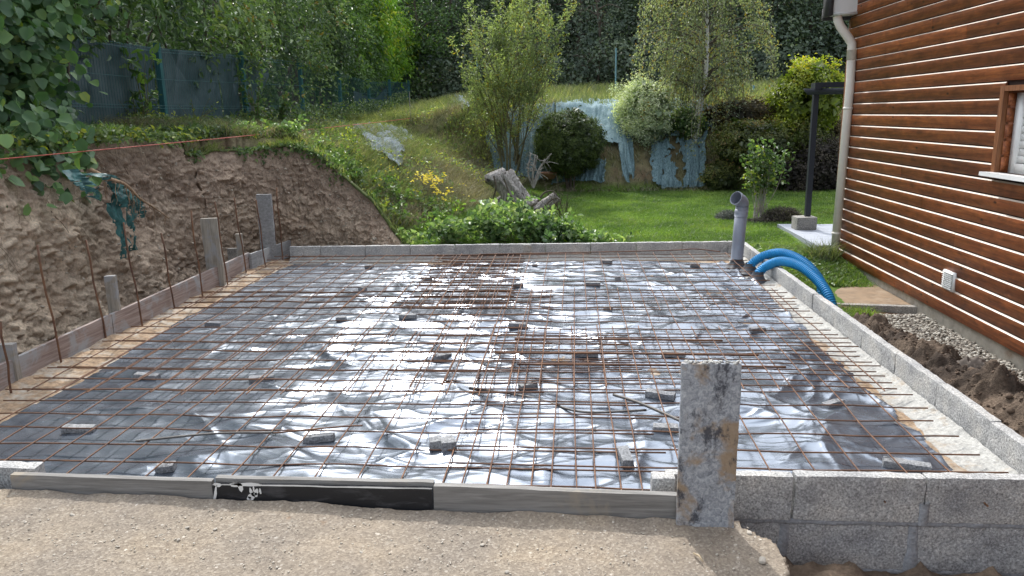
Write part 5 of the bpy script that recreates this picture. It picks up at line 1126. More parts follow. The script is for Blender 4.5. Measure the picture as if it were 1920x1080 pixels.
hedge(3.0, 10.6, -6.6, -5.15, lambda y: 4.6 + .3 * math.sin(y * 1.9), L_laurel, 'dark laurel hedge overhanging the fence at the upper left', 15000, .115, .36, 11, lambda y: fbase(y) + 1.0, over=.30)
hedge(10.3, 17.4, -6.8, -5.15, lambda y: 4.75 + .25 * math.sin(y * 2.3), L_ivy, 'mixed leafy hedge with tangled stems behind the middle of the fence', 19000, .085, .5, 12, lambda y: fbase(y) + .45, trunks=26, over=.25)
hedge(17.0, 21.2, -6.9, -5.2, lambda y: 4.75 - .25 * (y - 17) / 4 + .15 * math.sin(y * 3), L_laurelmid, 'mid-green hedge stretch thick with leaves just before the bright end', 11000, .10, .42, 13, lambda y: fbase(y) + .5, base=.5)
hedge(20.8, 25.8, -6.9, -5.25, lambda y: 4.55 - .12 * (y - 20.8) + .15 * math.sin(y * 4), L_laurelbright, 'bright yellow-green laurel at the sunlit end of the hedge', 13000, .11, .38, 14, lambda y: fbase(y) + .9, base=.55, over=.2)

# -- big-leaved bush hanging over the fence at the left
rng = np.random.default_rng(21); o = empty('hazel_bush', (-4.9, 6.2, 1.0), 'big-leaved hazel bush spilling over the fence at the far left', 'bush')
mb = MB(); n = 8200; ncl = 190; cy = rng.uniform(3.8, 8.1, ncl); cz = 1.05 + 2.9 * rng.random(ncl) ** .9; cx = -4.72 + .28 * rng.random(ncl) + .35 * sstep(1.3, 2.6, cz) - .35 * sstep(6.9, 8.2, cy) + .12 * sstep(3.0, 4.2, cz)
m_ = rng.random(ncl) < .16; cz[m_] = rng.uniform(.92, 1.25, m_.sum()); cx[m_] = rng.uniform(-4.35, -4.0, m_.sum()); cy[m_] = rng.uniform(4.4, 5.9, m_.sum())
yl = 6.5 + .85 * sstep(2.1, 3.2, cz) - .35 * np.exp(-((cz - 1.9) / .35) ** 2); cy = np.minimum(cy, yl + rng.normal(0, .1, ncl))
k = rng.integers(0, ncl, n); P = np.stack([cx, cy, cz], 1)[k] + rng.normal(0, 1, (n, 3)) * np.array([.12, .18, .15])
v = np.clip(.47 + rng.normal(0, .2, n) + rng.normal(0, .13, ncl)[k] + .12 * sstep(2.2, 3.6, P[:, 2]), 0, 1)
bigleaves(mb, P, np.array([.8, -.45, .55]) + rng.normal(0, .3, (n, 3)), .088, .9, v, np.array([.3, -.15, -.8]) + rng.normal(0, .5, (n, 3)), rng); mb.build('foliage', L_hazel, o, smooth=True)
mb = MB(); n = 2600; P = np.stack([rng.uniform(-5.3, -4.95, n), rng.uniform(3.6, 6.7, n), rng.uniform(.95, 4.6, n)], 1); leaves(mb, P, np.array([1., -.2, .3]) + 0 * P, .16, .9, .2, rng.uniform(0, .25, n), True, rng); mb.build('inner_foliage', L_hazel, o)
mb = MB()
for q in range(16):
    y = rng.uniform(4.4, 7.6); pts = [(-4.85, y, .95), (-4.8 + rng.normal(0, .05), y + rng.normal(0, .1), 1.7), (-4.7 + rng.normal(0, .1), y + rng.normal(0, .2), 2.5), (-4.6, y + rng.normal(0, .3), 3.4)]; mb.tube(spline(pts, 14), np.linspace(.018, .006, 14), 6)
mb.build('stem', M_bark, o, smooth=True)
def sprig(px, py, Y, H, n, size, asp, mat, label, name, seed, spread=.18, cat='plant', stems=4, base=.5, hexa=True, zb=None, group=None):
    rng = np.random.default_rng(seed); p = ony(px, py, Y); z = ground(p[0], Y) if zb is None else zb; o = empty(name, (p[0], Y, z), label, cat, group); mb = MB(); TP, TD = [], []
    for s in range(stems):
        a = rng.uniform(0, 2 * PI); pts = spline([(p[0], Y, z - .02), (p[0] + math.cos(a) * spread * .4, Y + math.sin(a) * spread * .4, z + H * .5), (p[0] + math.cos(a) * spread, Y + math.sin(a) * spread, z + H * rng.uniform(.75, 1.05))], 12)
        mb.tube(pts, np.linspace(.006, .002, 12), 5); TP.append(pts); TD.append(np.gradient(pts, axis=0) * 10)
    mb.build('stem', M_barkolive, o, smooth=True); twig_leaves(m2 := MB(), TP, TD, n, size, asp, rng, .2, size * .35, base, hexa); m2.build('foliage', mat, o); return o
sprig(280, 265, 8.7, 1.0, 70, .12, .38, L_laurelmid, 'young laurel sprig in front of the nearest bare fence post', 'laurel_sprig', 31, .14, 'shrub')
sprig(262, 275, 8.6, .45, 90, .06, .5, L_ivy, 'low scrubby weed below the laurel sprig', 'weed', 32, .3, stems=9)
sprig(483, 245, 11.3, .95, 120, .08, .6, L_laurelmid, 'leafy climber covering the foot of the second fence post', 'climber', 33, .22, 'shrub', 6)
sprig(520, 245, 11.6, .5, 200, .07, .6, L_ivy, 'nettle clump right of the second fence post', 'nettle', 34, .4, stems=10)
sprig(370, 258, 9.7, .42, 110, .035, .35, L_rose, 'feathery pale weed in front of the dark screen', 'weed', 35, .3, stems=8)
sprig(190, 268, 6.9, .4, 60, .09, .8, L_hazel, 'low hazel shoot with a yellowish leaf at the edge of the big-leaved bush', 'hazel_shoot', 36, .3, stems=6)

# -- weeds along the crest of the cut
def strew(n, fx, fy, rng): x = fx(n); y = fy(n); return np.stack([x, y, hT(x, y)], 1)
rng = np.random.default_rng(41)
n = 7000; y = rng.uniform(3.2, 9.6, n); x = -4.0 - np.abs(rng.normal(0, .5, n)) + .06; P = np.stack([x, y, np.maximum(hT(np.minimum(x, -4.5), y), .9)], 1)
kk_ = fbm(P * [2.2, 2.2, 0], 3, 160); P = P[kk_ > -.12]; blades(mb := MB(), P, .10 + .08 * np.clip(fbm(P * [1.5, 1.5, 0], 3, 161), -.4, 1), .009, .7, rng); 
n = 1700; y = rng.uniform(7.6, 12, n); x = -4.4 + (y - 7.6) * .28 + rng.normal(0, .30, n); x = np.minimum(x, np.interp(y, [7.6, 8.3, 8.8, 12], [-4.0, -3.75, -2.6, -2.0])); blades(mb, np.stack([x, y, hT(x, y)], 1), .14, .012, .5, rng)
mb.build('verge_grass', G_weed, kind='stuff', label='fresh green grass along the crest of the cut bank', cat='grass')
n = 4600; y = rng.uniform(3.2, 9.0, n); x = -4.0 - np.abs(rng.normal(0, .42, n)) + .10; z = np.maximum(hT(np.minimum(x, -4.5), y), .93) + rng.uniform(-.06, .07, n)
leaves(mb := MB(), np.stack([x, y, z], 1), np.array([.6, -.3, .8]) + rng.normal(0, .3, (n, 3)), .055, .5, .2, np.clip(rng.normal(.6, .25, n), 0, 1), True, rng, np.array([.4, -.2, .2]) + rng.normal(0, .7, (n, 3)))
n = 900; y = rng.uniform(8.3, 10.5, n); x = rng.uniform(-4.2, -2.6, n); keep = x < np.interp(y, [8.3, 8.8, 10.5], [-3.5, -2.7, -2.0]); leaves(mb, np.stack([x, y, hT(x, y) + rng.uniform(0, .08, n)], 1)[keep], np.tile([.3, -.5, .8], (keep.sum(), 1)), .05, .5, .2, None, True, rng)
mb.build('weed_leaves', L_rose, kind='stuff', label='broad-leaved weeds hanging over the crest of the cut bank', cat='weeds')
# -- growth hanging over the very edge of the cut
n = 8200; mb = MB(); ss = rng.uniform(1.2, sx[-1] - .1, n); dens = fbm(xyz(ss * 1.8, ss * 0), 3, 165); ss = ss[dens > -.12]; n = len(ss)
P = np.array([facept(s_, 1.0) for s_ in ss]); ii = np.clip(ss / sx[-1] * (S - 1), 0, S - 1).astype(int); nv = np.stack([nx[ii, 0], ny[ii, 0], 0 * ss], 1); hang = np.abs(rng.normal(0, .07, n)) * (1 + 1.2 * (vnoise(xyz(ss * 2.5, ss * 0), 166) > .2))
P = P + nv * np.where(rng.random(n) < .5, rng.uniform(-.5, 0, n), rng.uniform(-.12, .07, n))[:, None] - np.array([0, 0, 1.]) * hang[:, None] + [0, 0, .05]
leaves(mb, P, nv + [0, 0, .7] + rng.normal(0, .4, (n, 3)), .045, .5, .2, np.clip(rng.normal(.42, .22, n), 0, 1), True, rng, nv * .5 + rng.normal(0, .6, (n, 3)) - [0, 0, .3]); mb.build('edge_weeds', L_rose, kind='stuff', label='small leafy weeds and seedlings hanging over the very edge of the cut', cat='weeds')
n = 2600; ss = rng.uniform(1.2, sx[-1] - .1, n); ss = ss[((ss < 9.3) | (rng.random(n) < .25)) & (fbm(xyz(ss * 2.5, ss * 0), 3, 171) > -.1)]; n = len(ss); P = np.array([facept(s_, 1.0) for s_ in ss]); ii = np.clip(ss / sx[-1] * (S - 1), 0, S - 1).astype(int); nv = np.stack([nx[ii, 0], ny[ii, 0], 0 * ss], 1)
blades(mb := MB(), P + nv * rng.uniform(-.15, .03, n)[:, None], .12, .007, .5, rng, dirv=nv * .9); mb.build('edge_grass', G_bank, kind='stuff', label='grass bending over the edge of the cut', cat='grass')
# -- bank grass, green and dry
rng = np.random.default_rng(42)
def bankpts(n, x0, x1, y0, y1): x = rng.uniform(x0, x1, n); y = rng.uniform(y0, y1, n); z = hT(x, y); k = (z > .02) ; return np.stack([x, y, z], 1)[k]
P = bankpts(60000, -5.6, -.2, 7.9, 17.0); cl = fbm(P * [1.1, 1.1, 0], 3, 140)
blades(mb := MB(), P[cl > .0], .19, .009, .6, rng, dirv=np.array([.35, -.3, 0])); mb.build('bank_grass', G_bank, kind='stuff', label='rough green grass covering the left bank', cat='grass')
blades(mb := MB(), P[cl < .22], .17, .008, .8, rng, dirv=np.array([.5, -.5, 0])); mb.build('dry_bank_grass', G_dry, kind='stuff', label='flattened dry grass on the left bank', cat='grass')
x = rng.uniform(-5.5, 7.5, 26000); y = rng.uniform(15.6, 23.5, 26000); P = np.stack([x, y, hT(x, y)], 1)
blades(mb := MB(), P, .24, .016, .4, rng, np.clip(rng.normal(.62, .22, len(P)), 0, 1)); mb.build('meadow_grass', G_bank, kind='stuff', label='long grass on the terrace above the back bank', cat='grass')
x = rng.uniform(-.3, 7.0, 9000); y = rng.uniform(13.85, 15.4, 9000); P = np.stack([x, y, hT(x, y)], 1); cl = fbm(P * 2, 3, 141); P = P[(cl > .02) | (y < 14.15)]
blades(mb := MB(), P, .10, .012, .7, rng, rng.uniform(0, 1, len(P))); mb.build('bank_edge_weeds', G_dry, kind='stuff', label='brownish low weeds along the foot of the back bank', cat='weeds')
rng = np.random.default_rng(43); n = 26000; x = rng.uniform(-5.2, -.6, n); y = 8.3 + 8.0 * rng.random(n) ** 1.3; z = hT(x, y); cl = fbm(xyz(x * 1.4, y * 1.4), 3, 145); k = (z > .02) & (cl > .10 - .25 * sstep(11, 8.5, y)) & ~((y < 8.95) & (x > -3.9) & (x < -1.7) & (y < 8.55))
P = np.stack([x, y, z + .16 * rng.random(n) ** 1.5 * (1 + cl)], 1)[k]; leaves(mb := MB(), P, np.array([.3, -.5, .8]) + rng.normal(0, .4, P.shape), .048, .5, .2, np.clip(.5 + 1.1 * cl[k] * .6 + rng.normal(0, .2, len(P)), 0, 1), True, rng)
mb.build('bank_weeds', L_rose, kind='stuff', label='clumps of leafy weeds growing over the left slope', cat='weeds')
rng = np.random.default_rng(44); nc = 110; cy = 8.4 + 14 * rng.random(nc) ** 1.2; cx = -4.88 + np.abs(rng.normal(0, .22, nc)); ch = rng.uniform(.12, .45, nc) * (cx < -4.4) * np.interp(cy, [8, 12, 14], [.25, .4, 1]) + .06; k = rng.integers(0, nc, 7500); n = 7500
x = cx[k] + rng.normal(0, .14, n); y = cy[k] + rng.normal(0, .2, n); z = hT(x, y) + ch[k] * rng.random(n) ** .8
leaves(mb := MB(), np.stack([x, y, z], 1), np.array([.6, -.4, .7]) + rng.normal(0, .35, (n, 3)), .06, .5, .2, np.clip(rng.normal(.42, .13, nc)[k] + rng.normal(0, .18, n), 0, 1), True, rng); mb.build('fence_weeds', L_rose, kind='stuff', label='scrubby weeds and nettles growing along the foot of the fence', cat='weeds')
# -- lawn
n = 210000; x = rng.uniform(-1.9, 4.8, n); y = 7.9 + 6.25 * rng.random(n) ** 1.25; z = hT(x, y); k = (z < .01) & ~((x > 2.50) & (y > 7.9) & (y < 9.6)); P = np.stack([x, y, z], 1)[k]
blades(mb := MB(), P, .034, .0065, .55, rng, np.clip(rng.normal(.45, .22, len(P)) + .45 * fbm(P * [1.7, 1.7, 0], 3, 4), 0, 1)); 
n = 26000; x = rng.uniform(1.80, 2.72, n); y = rng.uniform(5.5, 8.1, n); k = ((y > 6.75) | ((x < 2.12 - (y < 5.75) * .05) & (y > 5.3))) & ~((x > 2.5) & (y > 7.95)); P = np.stack([x, y, hT(x, y)], 1)[k]
blades(mb, P, .05, .007, .55, rng)
mb.build('lawn', G_lawn, kind='stuff', label='mown green lawn behind the slab', cat='grass')
x = rng.uniform(1.85, 2.6, 700); y = rng.uniform(6.75, 7.9, 700); P = np.stack([x, y, hT(x, y) + .02], 1); leaves(mb := MB(), P, np.tile([0, -.3, 1.], (700, 1)), .05, .55, .2, np.clip(rng.normal(.4, .2, 700), 0, 1), True, rng)
mb.build('lawn_weeds', G_weed, kind='stuff', label='broad-leaved weeds in the grass beside the downpipe', cat='weeds')
def tuft(px, py, zb, H, n, r, mat, label, name, seed, w=.008, lean=.5, cat='grass tuft'):
    rng = np.random.default_rng(seed); p = onz(px, py, zb); a = rng.uniform(0, 2 * PI, n); rr = r * rng.random(n) ** .5; P = np.stack([rr * np.cos(a), rr * np.sin(a), 0 * a], 1)
    blades(mb := MB(), P, H, w, lean, rng); mb.build(name, mat, None, label=label, cat=cat).location = (p[0], p[1], zb - .01)
tuft(1540, 492, -.17, .22, 420, .15, G_bank, 'tall grass tuft against the left side of the downpipe', 'grass_tuft', 51)
tuft(1612, 597, -.26, .10, 420, .13, G_lawn, 'small grass patch between the blue conduit and the pebble strip', 'grass_tuft', 52, .006)
# -- leafy patch behind the far wall
rng = np.random.default_rng(61)
def patch(name, cells, mat, label, n, size, seed, cat='plants', hexa=True, asp=.6, base=.5):
    rng = np.random.default_rng(seed); o = empty(name, (cells[0][0], cells[0][1], ground(cells[0][0], cells[0][1])), label, cat); mb = MB(); m2 = MB(); TP, TD = [], []
    for (x, y, H, r, w) in cells:
        for s in range(int(7 * w)):
            a = rng.uniform(0, 2 * PI); q = r * rng.random() ** .5; bx, by_ = x + q * math.cos(a), y + q * math.sin(a) * .6; z = ground(bx, by_); h = H * (1 - .5 * (q / r) ** 2) * rng.uniform(.7, 1.1)
            pts = spline([(bx, by_, z - .02), (bx + rng.normal(0, .05), by_ + rng.normal(0, .05), z + h * .55), (bx + rng.normal(0, .12), by_ + rng.normal(0, .10), z + h)], 8); mb.tube(pts, np.linspace(.005, .0015, 8), 4, cap=False); TP.append(pts[2:]); TD.append(np.gradient(pts, axis=0)[2:] * 8)
    mb.build('stem', M_barkolive, o); twig_leaves(m2, TP, TD, n, size, asp, rng, .2, size * .6, base, hexa); m2.build('foliage', mat, o)
    return o
patch('bramble_patch', [(-1.45, 8.35, .30, .3, 1.2), (-1.0, 8.4, .36, .32, 1.4), (-.62, 8.45, .50, .30, 2.0), (-.3, 8.4, .38, .28, 1.5), (.0, 8.3, .26, .25, 1.2), (.25, 8.25, .16, .2, 1.0), (-.7, 8.9, .5, .3, 1.2)], L_bramble, 'mixed patch of light green leafy plants behind the far wall', 3600, .066, 71, base=.62)
patch('weed_patch', [(-1.9, 8.8, .25, .3, 1), (-2.2, 9.2, .28, .3, 1), (-1.6, 9.4, .30, .3, 1), (-2.6, 9.3, .25, .3, 1)], G_weed, 'light green weeds on the slope left of the leafy patch', 900, .05, 72)
patch('weed_patch', [(-3.25, 8.95, .26, .28, 1.3), (-2.75, 8.75, .22, .25, 1.2), (-2.3, 8.62, .20, .22, 1.1), (-3.7, 9.0, .22, .25, 1.1)], L_bramble, 'broad-leaved weeds growing right above the dark end of the cut', 1300, .055, 74, base=.4)
patch('weed_patch', [(-2.7, 8.9, .22, .3, 1.2), (-2.9, 9.9, .3, .4, 1.4), (-3.4, 10.4, .3, .4, 1)], L_rose, 'small-leaved weeds on the slope right beside the dark end of the cut', 1300, .035, 73)
def flowers(pts, label, seed, r=.012):
    rng = np.random.default_rng(seed); P = np.array(pts); mb = MB()
    for k in range(6): a = k * PI / 3; leaves(mb, P, np.tile([.1, -.5, .8], (len(P), 1)), r, .6, .1, None, False, rng, np.tile([math.cos(a), math.sin(a), .2], (len(P), 1)))
    return mb
o = empty('ragwort', tuple(onT(800, 375)), 'tall yellow-flowered ragwort on the left slope', 'wildflower'); rng = np.random.default_rng(81)
c0 = onT(800, 385); Yr = c0[1]; pts = []
mb = MB()
for k in range(34):
    tx, ty = 797 + rng.normal(0, 14), 322 + abs(rng.normal(0, 22)); t = ony(tx + (ty - 322) * .45, ty, Yr + rng.normal(0, .1)); b = np.array([c0[0] + rng.normal(0, .12), Yr + rng.normal(0, .08), 0]); b[2] = ground(b[0], b[1]); P = spline([b, (b + t) / 2 + rng.normal(0, .03, 3), t], 8); mb.tube(P, .002, 4); pts += [t + rng.normal(0, .018, 3) for _ in range(4)]
mb.build('stem', M_barkolive, o); flowers(pts, '', 1, .020).build('flower', M_yellow, o)
g = 'small yellow flowers on the banks'
mb = flowers([ony(px, py, 8.45) for px, py in ((1040, 414), (1058, 418), (1086, 430), (1015, 437), (1024, 436))] , '', 2, .018); mb.build('yellow_flowers', M_yellow, kind='stuff', label='scattered small yellow flowers in the leafy patch', cat='flowers')
mb = flowers([onT(740 + rng.normal(0, 26), 340 + rng.normal(0, 24)) + [0, 0, .17] for _ in range(34)] + [onT(858 + rng.normal(0, 20), 345 + rng.normal(0, 24)) + [0, 0, .2] for _ in range(10)], '', 3, .014); mb.build('yellow_wildflowers', M_yellow, kind='stuff', label='small yellow wildflowers dotted over the left slope', cat='flowers')

# -- willow, birch
rng = np.random.default_rng(91); wb = onT(955, 338); wy = wb[1]; sc_w = wy / 12.5
o = empty('willow_tree', (wb[0], wy, wb[2]), 'young multi-stemmed willow with small yellow-green leaves on the garden bank', 'tree')
mb = MB(); TP, TD = branching(mb, wb - [0, 0, .05], 2.0 * sc_w, 9, .30, rng, 2, .024, 1.6, .12, 6, .48); mb.build('trunk', M_barkolive, o, smooth=True)
P = np.concatenate(TP); 
twig_leaves(m2 := MB(), TP, TD, 19000, .048 * sc_w, .36, rng, .0, .03, .5); m2.build('crown', L_willow, o)
rng = np.random.default_rng(92); bb_ = onT(1303, 262); by_ = bb_[1]
o = empty('birch_tree', tuple(bb_), 'white-barked birch with drooping pale leaves standing on the back bank', 'tree')
top1, mid1 = ony(1322, 150, by_), ony(1310, 210, by_); mb = MB(); tr = spline([bb_ - [0, 0, .1], mid1, top1, ony(1326, 60, by_ + .1), ony(1322, -80, by_ + .1)], 40); mb.tube(tr, np.interp(np.linspace(0, 1, 40), [0, .3, 1], [.075, .055, .02]), 10); mb.build('trunk', M_birchbark, o, smooth=True)
mb = MB(); TP, TD = [], []
for k in range(150):
    i = rng.integers(13, 40); p = tr[i]; a = rng.uniform(0, 2 * PI); R_ = rng.uniform(.3, 1.0) * (1.25 if i > 22 else .95); L = rng.uniform(.3, 1.1)
    pts = spline([p, p + np.array([math.cos(a) * R_ * .6, math.sin(a) * R_ * .6, .28]), p + np.array([math.cos(a) * R_, math.sin(a) * R_, .10]), p + np.array([math.cos(a) * R_ * 1.12, math.sin(a) * R_ * 1.1, -L])], 16)
    mb.tube(pts, np.linspace(.012, .002, 16), 4, cap=False); TP.append(pts[5:]); TD.append(np.gradient(pts, axis=0)[5:] * 8)
mb.build('branch', M_bark, o); twig_leaves(m2 := MB(), TP, TD, 27000, .042, .6, rng, .8, .06, .55); m2.build('crown', L_birch, o)

# -- garden shrubs
def shrub(name, px, py, Y, r, mat, label, n, size, asp, seed, clumps=60, tight=.16, shell=.75, cat='shrub', base=.45, flat=1.0, stem=True, hexa=False, inner=.22, rj=.18):
    rng = np.random.default_rng(seed); c = ony(px, py, Y); o = empty(name, (c[0], Y, ground(c[0], Y)), label, cat)
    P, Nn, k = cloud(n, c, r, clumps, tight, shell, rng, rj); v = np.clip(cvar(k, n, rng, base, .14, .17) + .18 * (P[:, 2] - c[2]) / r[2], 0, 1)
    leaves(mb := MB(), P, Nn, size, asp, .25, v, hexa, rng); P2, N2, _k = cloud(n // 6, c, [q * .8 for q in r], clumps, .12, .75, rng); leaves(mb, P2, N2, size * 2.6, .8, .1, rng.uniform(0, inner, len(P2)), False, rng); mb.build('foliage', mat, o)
    mb = MB(); gz = ground(c[0], Y)
    for q in range(7): a = rng.uniform(0, 2 * PI); e = c + np.array([math.cos(a) * r[0] * .6, math.sin(a) * r[1] * .6, r[2] * .3]); mb.tube(spline([(c[0] + rng.normal(0, .04), Y, gz - .05), (c + e) / 2 - [0, 0, r[2] * .3], e], 10), np.linspace(.02, .005, 10), 5)
    mb.build('stem', M_bark, o, smooth=True); return o
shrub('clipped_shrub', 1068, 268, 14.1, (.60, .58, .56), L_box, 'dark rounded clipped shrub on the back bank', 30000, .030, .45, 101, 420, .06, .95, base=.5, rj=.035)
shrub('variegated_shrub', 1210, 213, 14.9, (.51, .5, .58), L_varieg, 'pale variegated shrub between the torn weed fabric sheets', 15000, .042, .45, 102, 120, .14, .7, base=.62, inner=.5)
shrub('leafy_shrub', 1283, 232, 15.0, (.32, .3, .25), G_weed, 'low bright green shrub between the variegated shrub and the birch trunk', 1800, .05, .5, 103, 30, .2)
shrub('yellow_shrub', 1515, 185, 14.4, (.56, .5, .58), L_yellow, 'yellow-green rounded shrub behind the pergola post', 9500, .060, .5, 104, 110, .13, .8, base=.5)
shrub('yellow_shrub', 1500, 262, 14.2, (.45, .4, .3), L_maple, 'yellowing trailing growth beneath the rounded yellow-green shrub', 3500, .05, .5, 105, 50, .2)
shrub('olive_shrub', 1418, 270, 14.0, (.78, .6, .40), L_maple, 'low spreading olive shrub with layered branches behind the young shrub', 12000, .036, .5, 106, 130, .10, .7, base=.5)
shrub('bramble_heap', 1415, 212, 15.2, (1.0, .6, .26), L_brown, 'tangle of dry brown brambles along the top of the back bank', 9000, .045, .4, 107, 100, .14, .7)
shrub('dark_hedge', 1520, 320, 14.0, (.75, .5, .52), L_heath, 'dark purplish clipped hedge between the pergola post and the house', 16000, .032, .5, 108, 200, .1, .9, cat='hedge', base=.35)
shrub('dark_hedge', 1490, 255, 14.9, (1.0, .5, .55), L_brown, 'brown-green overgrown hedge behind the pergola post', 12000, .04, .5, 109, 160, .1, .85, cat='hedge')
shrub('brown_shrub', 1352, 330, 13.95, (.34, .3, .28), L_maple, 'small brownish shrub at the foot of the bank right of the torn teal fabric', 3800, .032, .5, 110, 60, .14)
# young shrub with pale stems in the lawn
rng = np.random.default_rng(111); b_ = onz(1424, 412, -.1); o = empty('young_shrub', tuple(b_), 'slender young shrub with bundled pale stems in the lawn behind the grey pipe', 'shrub')
mb = MB(); TP, TD = [], []
for k in range(26):
    t = ony(1426 + rng.normal(0, 20), 300 + rng.normal(0, 26), b_[1] + rng.normal(0, .1)); s = b_ + [rng.normal(0, .07), rng.normal(0, .06), 0]; P = spline([s, s * .45 + t * .55 + rng.normal(0, .03, 3), t], 16); mb.tube(P, np.linspace(.0055, .002, 16), 5); TP.append(P[8:]); TD.append(np.gradient(P, axis=0)[8:] * 8)
mb.build('stem', M_stake, o, smooth=True); twig_leaves(m2 := MB(), TP, TD, 950, .058, .55, rng, .3, .05, .5, True); m2.build('foliage', L_rose, o)
def mound(px, py, zb, r, H, mat, label, name, seed, n=1500, size=.045):
    rng = np.random.default_rng(seed); p = onz(px, py, zb); a = rng.uniform(0, 2 * PI, n); q = rng.random(n) ** .5; Q = np.stack([r * q * np.cos(a), r * .7 * q * np.sin(a), 0 * a], 1)
    ld = Q * [.9 / r, .9 / r, 0]; mb = MB(); hq = H * (1.15 - .75 * q * q); Qs = Q * [.75, .75, 0]
    blades(mb, Qs, hq, .006, .28, rng, dirv=ld); hz = H * np.sqrt(np.clip(1 - q * q * .9, 0, 1)) * rng.uniform(.3, 1.05, n); leaves(mb, Q + np.stack([0 * a, 0 * a, hz], 1), Q / r + [0, -.2, .6], .03, .4, .2, None, False, rng); mb.build(name, mat, None, label=label, cat='plant').location = (p[0], p[1], zb - .01)
mound(1365, 412, -.1, .17, .13, L_laven, 'small blue-grey lavender mound left of the young shrub', 'lavender', 121)
mound(1466, 415, -.1, .26, .19, L_heath, 'purple-brown heather mound between the young shrub and the pergola post', 'heather', 122, 2600)
mound(1425, 417, -.1, .22, .06, L_heath, 'low dark planting around the base of the young shrub', 'ground_cover', 123, 1200)

# -- driftwood stumps, dead twig tree, pot
def logmesh(p0, p1, r0, r1, seed, n=60, m=40, rough=.25, name='log'):
    p0, p1 = np.array(p0, float), np.array(p1, float); d = p1 - p0; L = np.linalg.norm(d); d = d / L; a = np.cross(d, [0, 0, 1.0]); a /= np.linalg.norm(a); b = np.cross(a, d)
    t = np.linspace(0, 1, n)[:, None]; th = np.linspace(0, 2 * PI, m)[None]; R_ = (r0 + (r1 - r0) * t) * (1 + rough * ridged(xyz(np.cos(th) * 4.2 + 0 * t, np.sin(th) * 4.2 + 0 * t, t * 1.0), 3, seed)); R_ = R_ * np.where((t < .02) | (t > .98), .35, 1.0)
    return p0 + d * t[..., None] * L + R_[..., None] * (np.cos(th)[..., None] * a + np.sin(th)[..., None] * b)
Yd = onT(960, 395, 8.3)[1]; Yd = min(max(Yd, 9.2), 10.2)
o = empty('driftwood', tuple(ony(955, 380, Yd)), 'large silvery split stump with deep grooves standing among the plants', 'driftwood')
mb = MB(); mb.grid(logmesh(ony(915, 338, Yd), ony(945, 322, Yd + .25), .07, .055, 1)); mb.grid(logmesh(ony(985, 395, Yd), ony(938, 330, Yd + .15), .12, .14, 2, rough=.5)); mb.grid(logmesh(ony(925, 385, Yd + .05), ony(960, 365, Yd + .25), .055, .06, 3)); mb.build('stump', M_drift, o, smooth=True)
mb = MB(); mb.tube(spline([ony(945, 335, Yd - .15), ony(958, 370, Yd - .2), ony(975, 405, Yd - .2), ony(985, 425, Yd - .2)], 14), .012, 6); mb.tube(spline([ony(926, 330, Yd - .1), ony(930, 350, Yd - .12), ony(925, 372, Yd - .1)], 10), .012, 6); mb.build('branch', M_bark, o, smooth=True)
o = empty('driftwood', tuple(ony(1030, 390, Yd)), 'curled grey driftwood root lying right of the large stump', 'driftwood')
mb = MB(); mb.grid(logmesh(ony(1006, 400, Yd), ony(1046, 368, Yd + .1), .075, .06, 5, rough=.55)); mb.grid(logmesh(ony(988, 382, Yd + .2), ony(1012, 378, Yd + .2), .05, .04, 6)); mb.build('stump', M_drift, o, smooth=True)
mb = MB()
for s_ in ([(1010, 402), (1030, 378), (1045, 372), (1052, 382)], [(1008, 378), (1020, 362), (1035, 358), (1048, 370)], [(1020, 405), (1045, 392), (1052, 375)]): mb.tube(spline([ony(a, b, Yd - .12) for a, b in s_], 16), np.linspace(.016, .006, 16), 6)
mb.build('branch', M_bark, o, smooth=True)
def twigtree(base, tops, label, name, mat, seed, r=.012, cat='plant'):
    rng = np.random.default_rng(seed); b = np.array(base); mb = MB()
    for t in tops:
        t = np.array(t); mid = (b + t) / 2 + rng.normal(0, .03, 3); P = spline([b, mid, t], 14); mb.tube(P, np.linspace(r, r * .35, 14), 5)
        for q in range(6): s = P[rng.integers(7, 14)]; e = s + rng.normal(0, .09, 3) + [0, 0, .03]; mb.tube(spline([s, (s + e) / 2 + rng.normal(0, .02, 3), e], 6), np.linspace(r * .35, r * .12, 6), 4)
    mb.build(name, mat, None, smooth=True, label=label, cat=cat).location = (0, 0, 0)
Yt = 12.0; bt = ony(1000, 352, Yt); twigtree(bt, [ony(1004, 290, Yt)] * 1 + [ony(995 + 13 * k, 288 + 5 * ((k * 7) % 3), Yt) for k in range(4)], 'bare grey ornamental twig tree with knotted branches before the clipped shrub', 'bare_tree', M_drift, 5, .022, 'tree')
rng = np.random.default_rng(6); Yb = 9.9
twigtree(onz(1060, 420, -.1), [ony(1040 + rng.normal(0, 24), 345 + rng.normal(0, 12), 9.3) for _ in range(12)] , 'thicket of bare brown twigs to the right of the curled driftwood', 'twig_thicket', M_bark, 7, .005)
p = onT(1030, 338); mb = MB(); th = np.linspace(0, 2 * PI, 25); pr = [(.0, 0), (.10, 0), (.15, .10), (.165, .11), (.15, .12), (.13, .09), (0, .08)]
mb.grid(np.stack([np.stack([r_ * np.cos(th), r_ * np.sin(th), 0 * th + z_], -1) for r_, z_ in pr])); mb.build('plant_pot', M_pot, None, smooth=True, label='shallow terracotta pot below the clipped dark shrub', cat='pot').location = tuple(p + [0, -.25, .05])

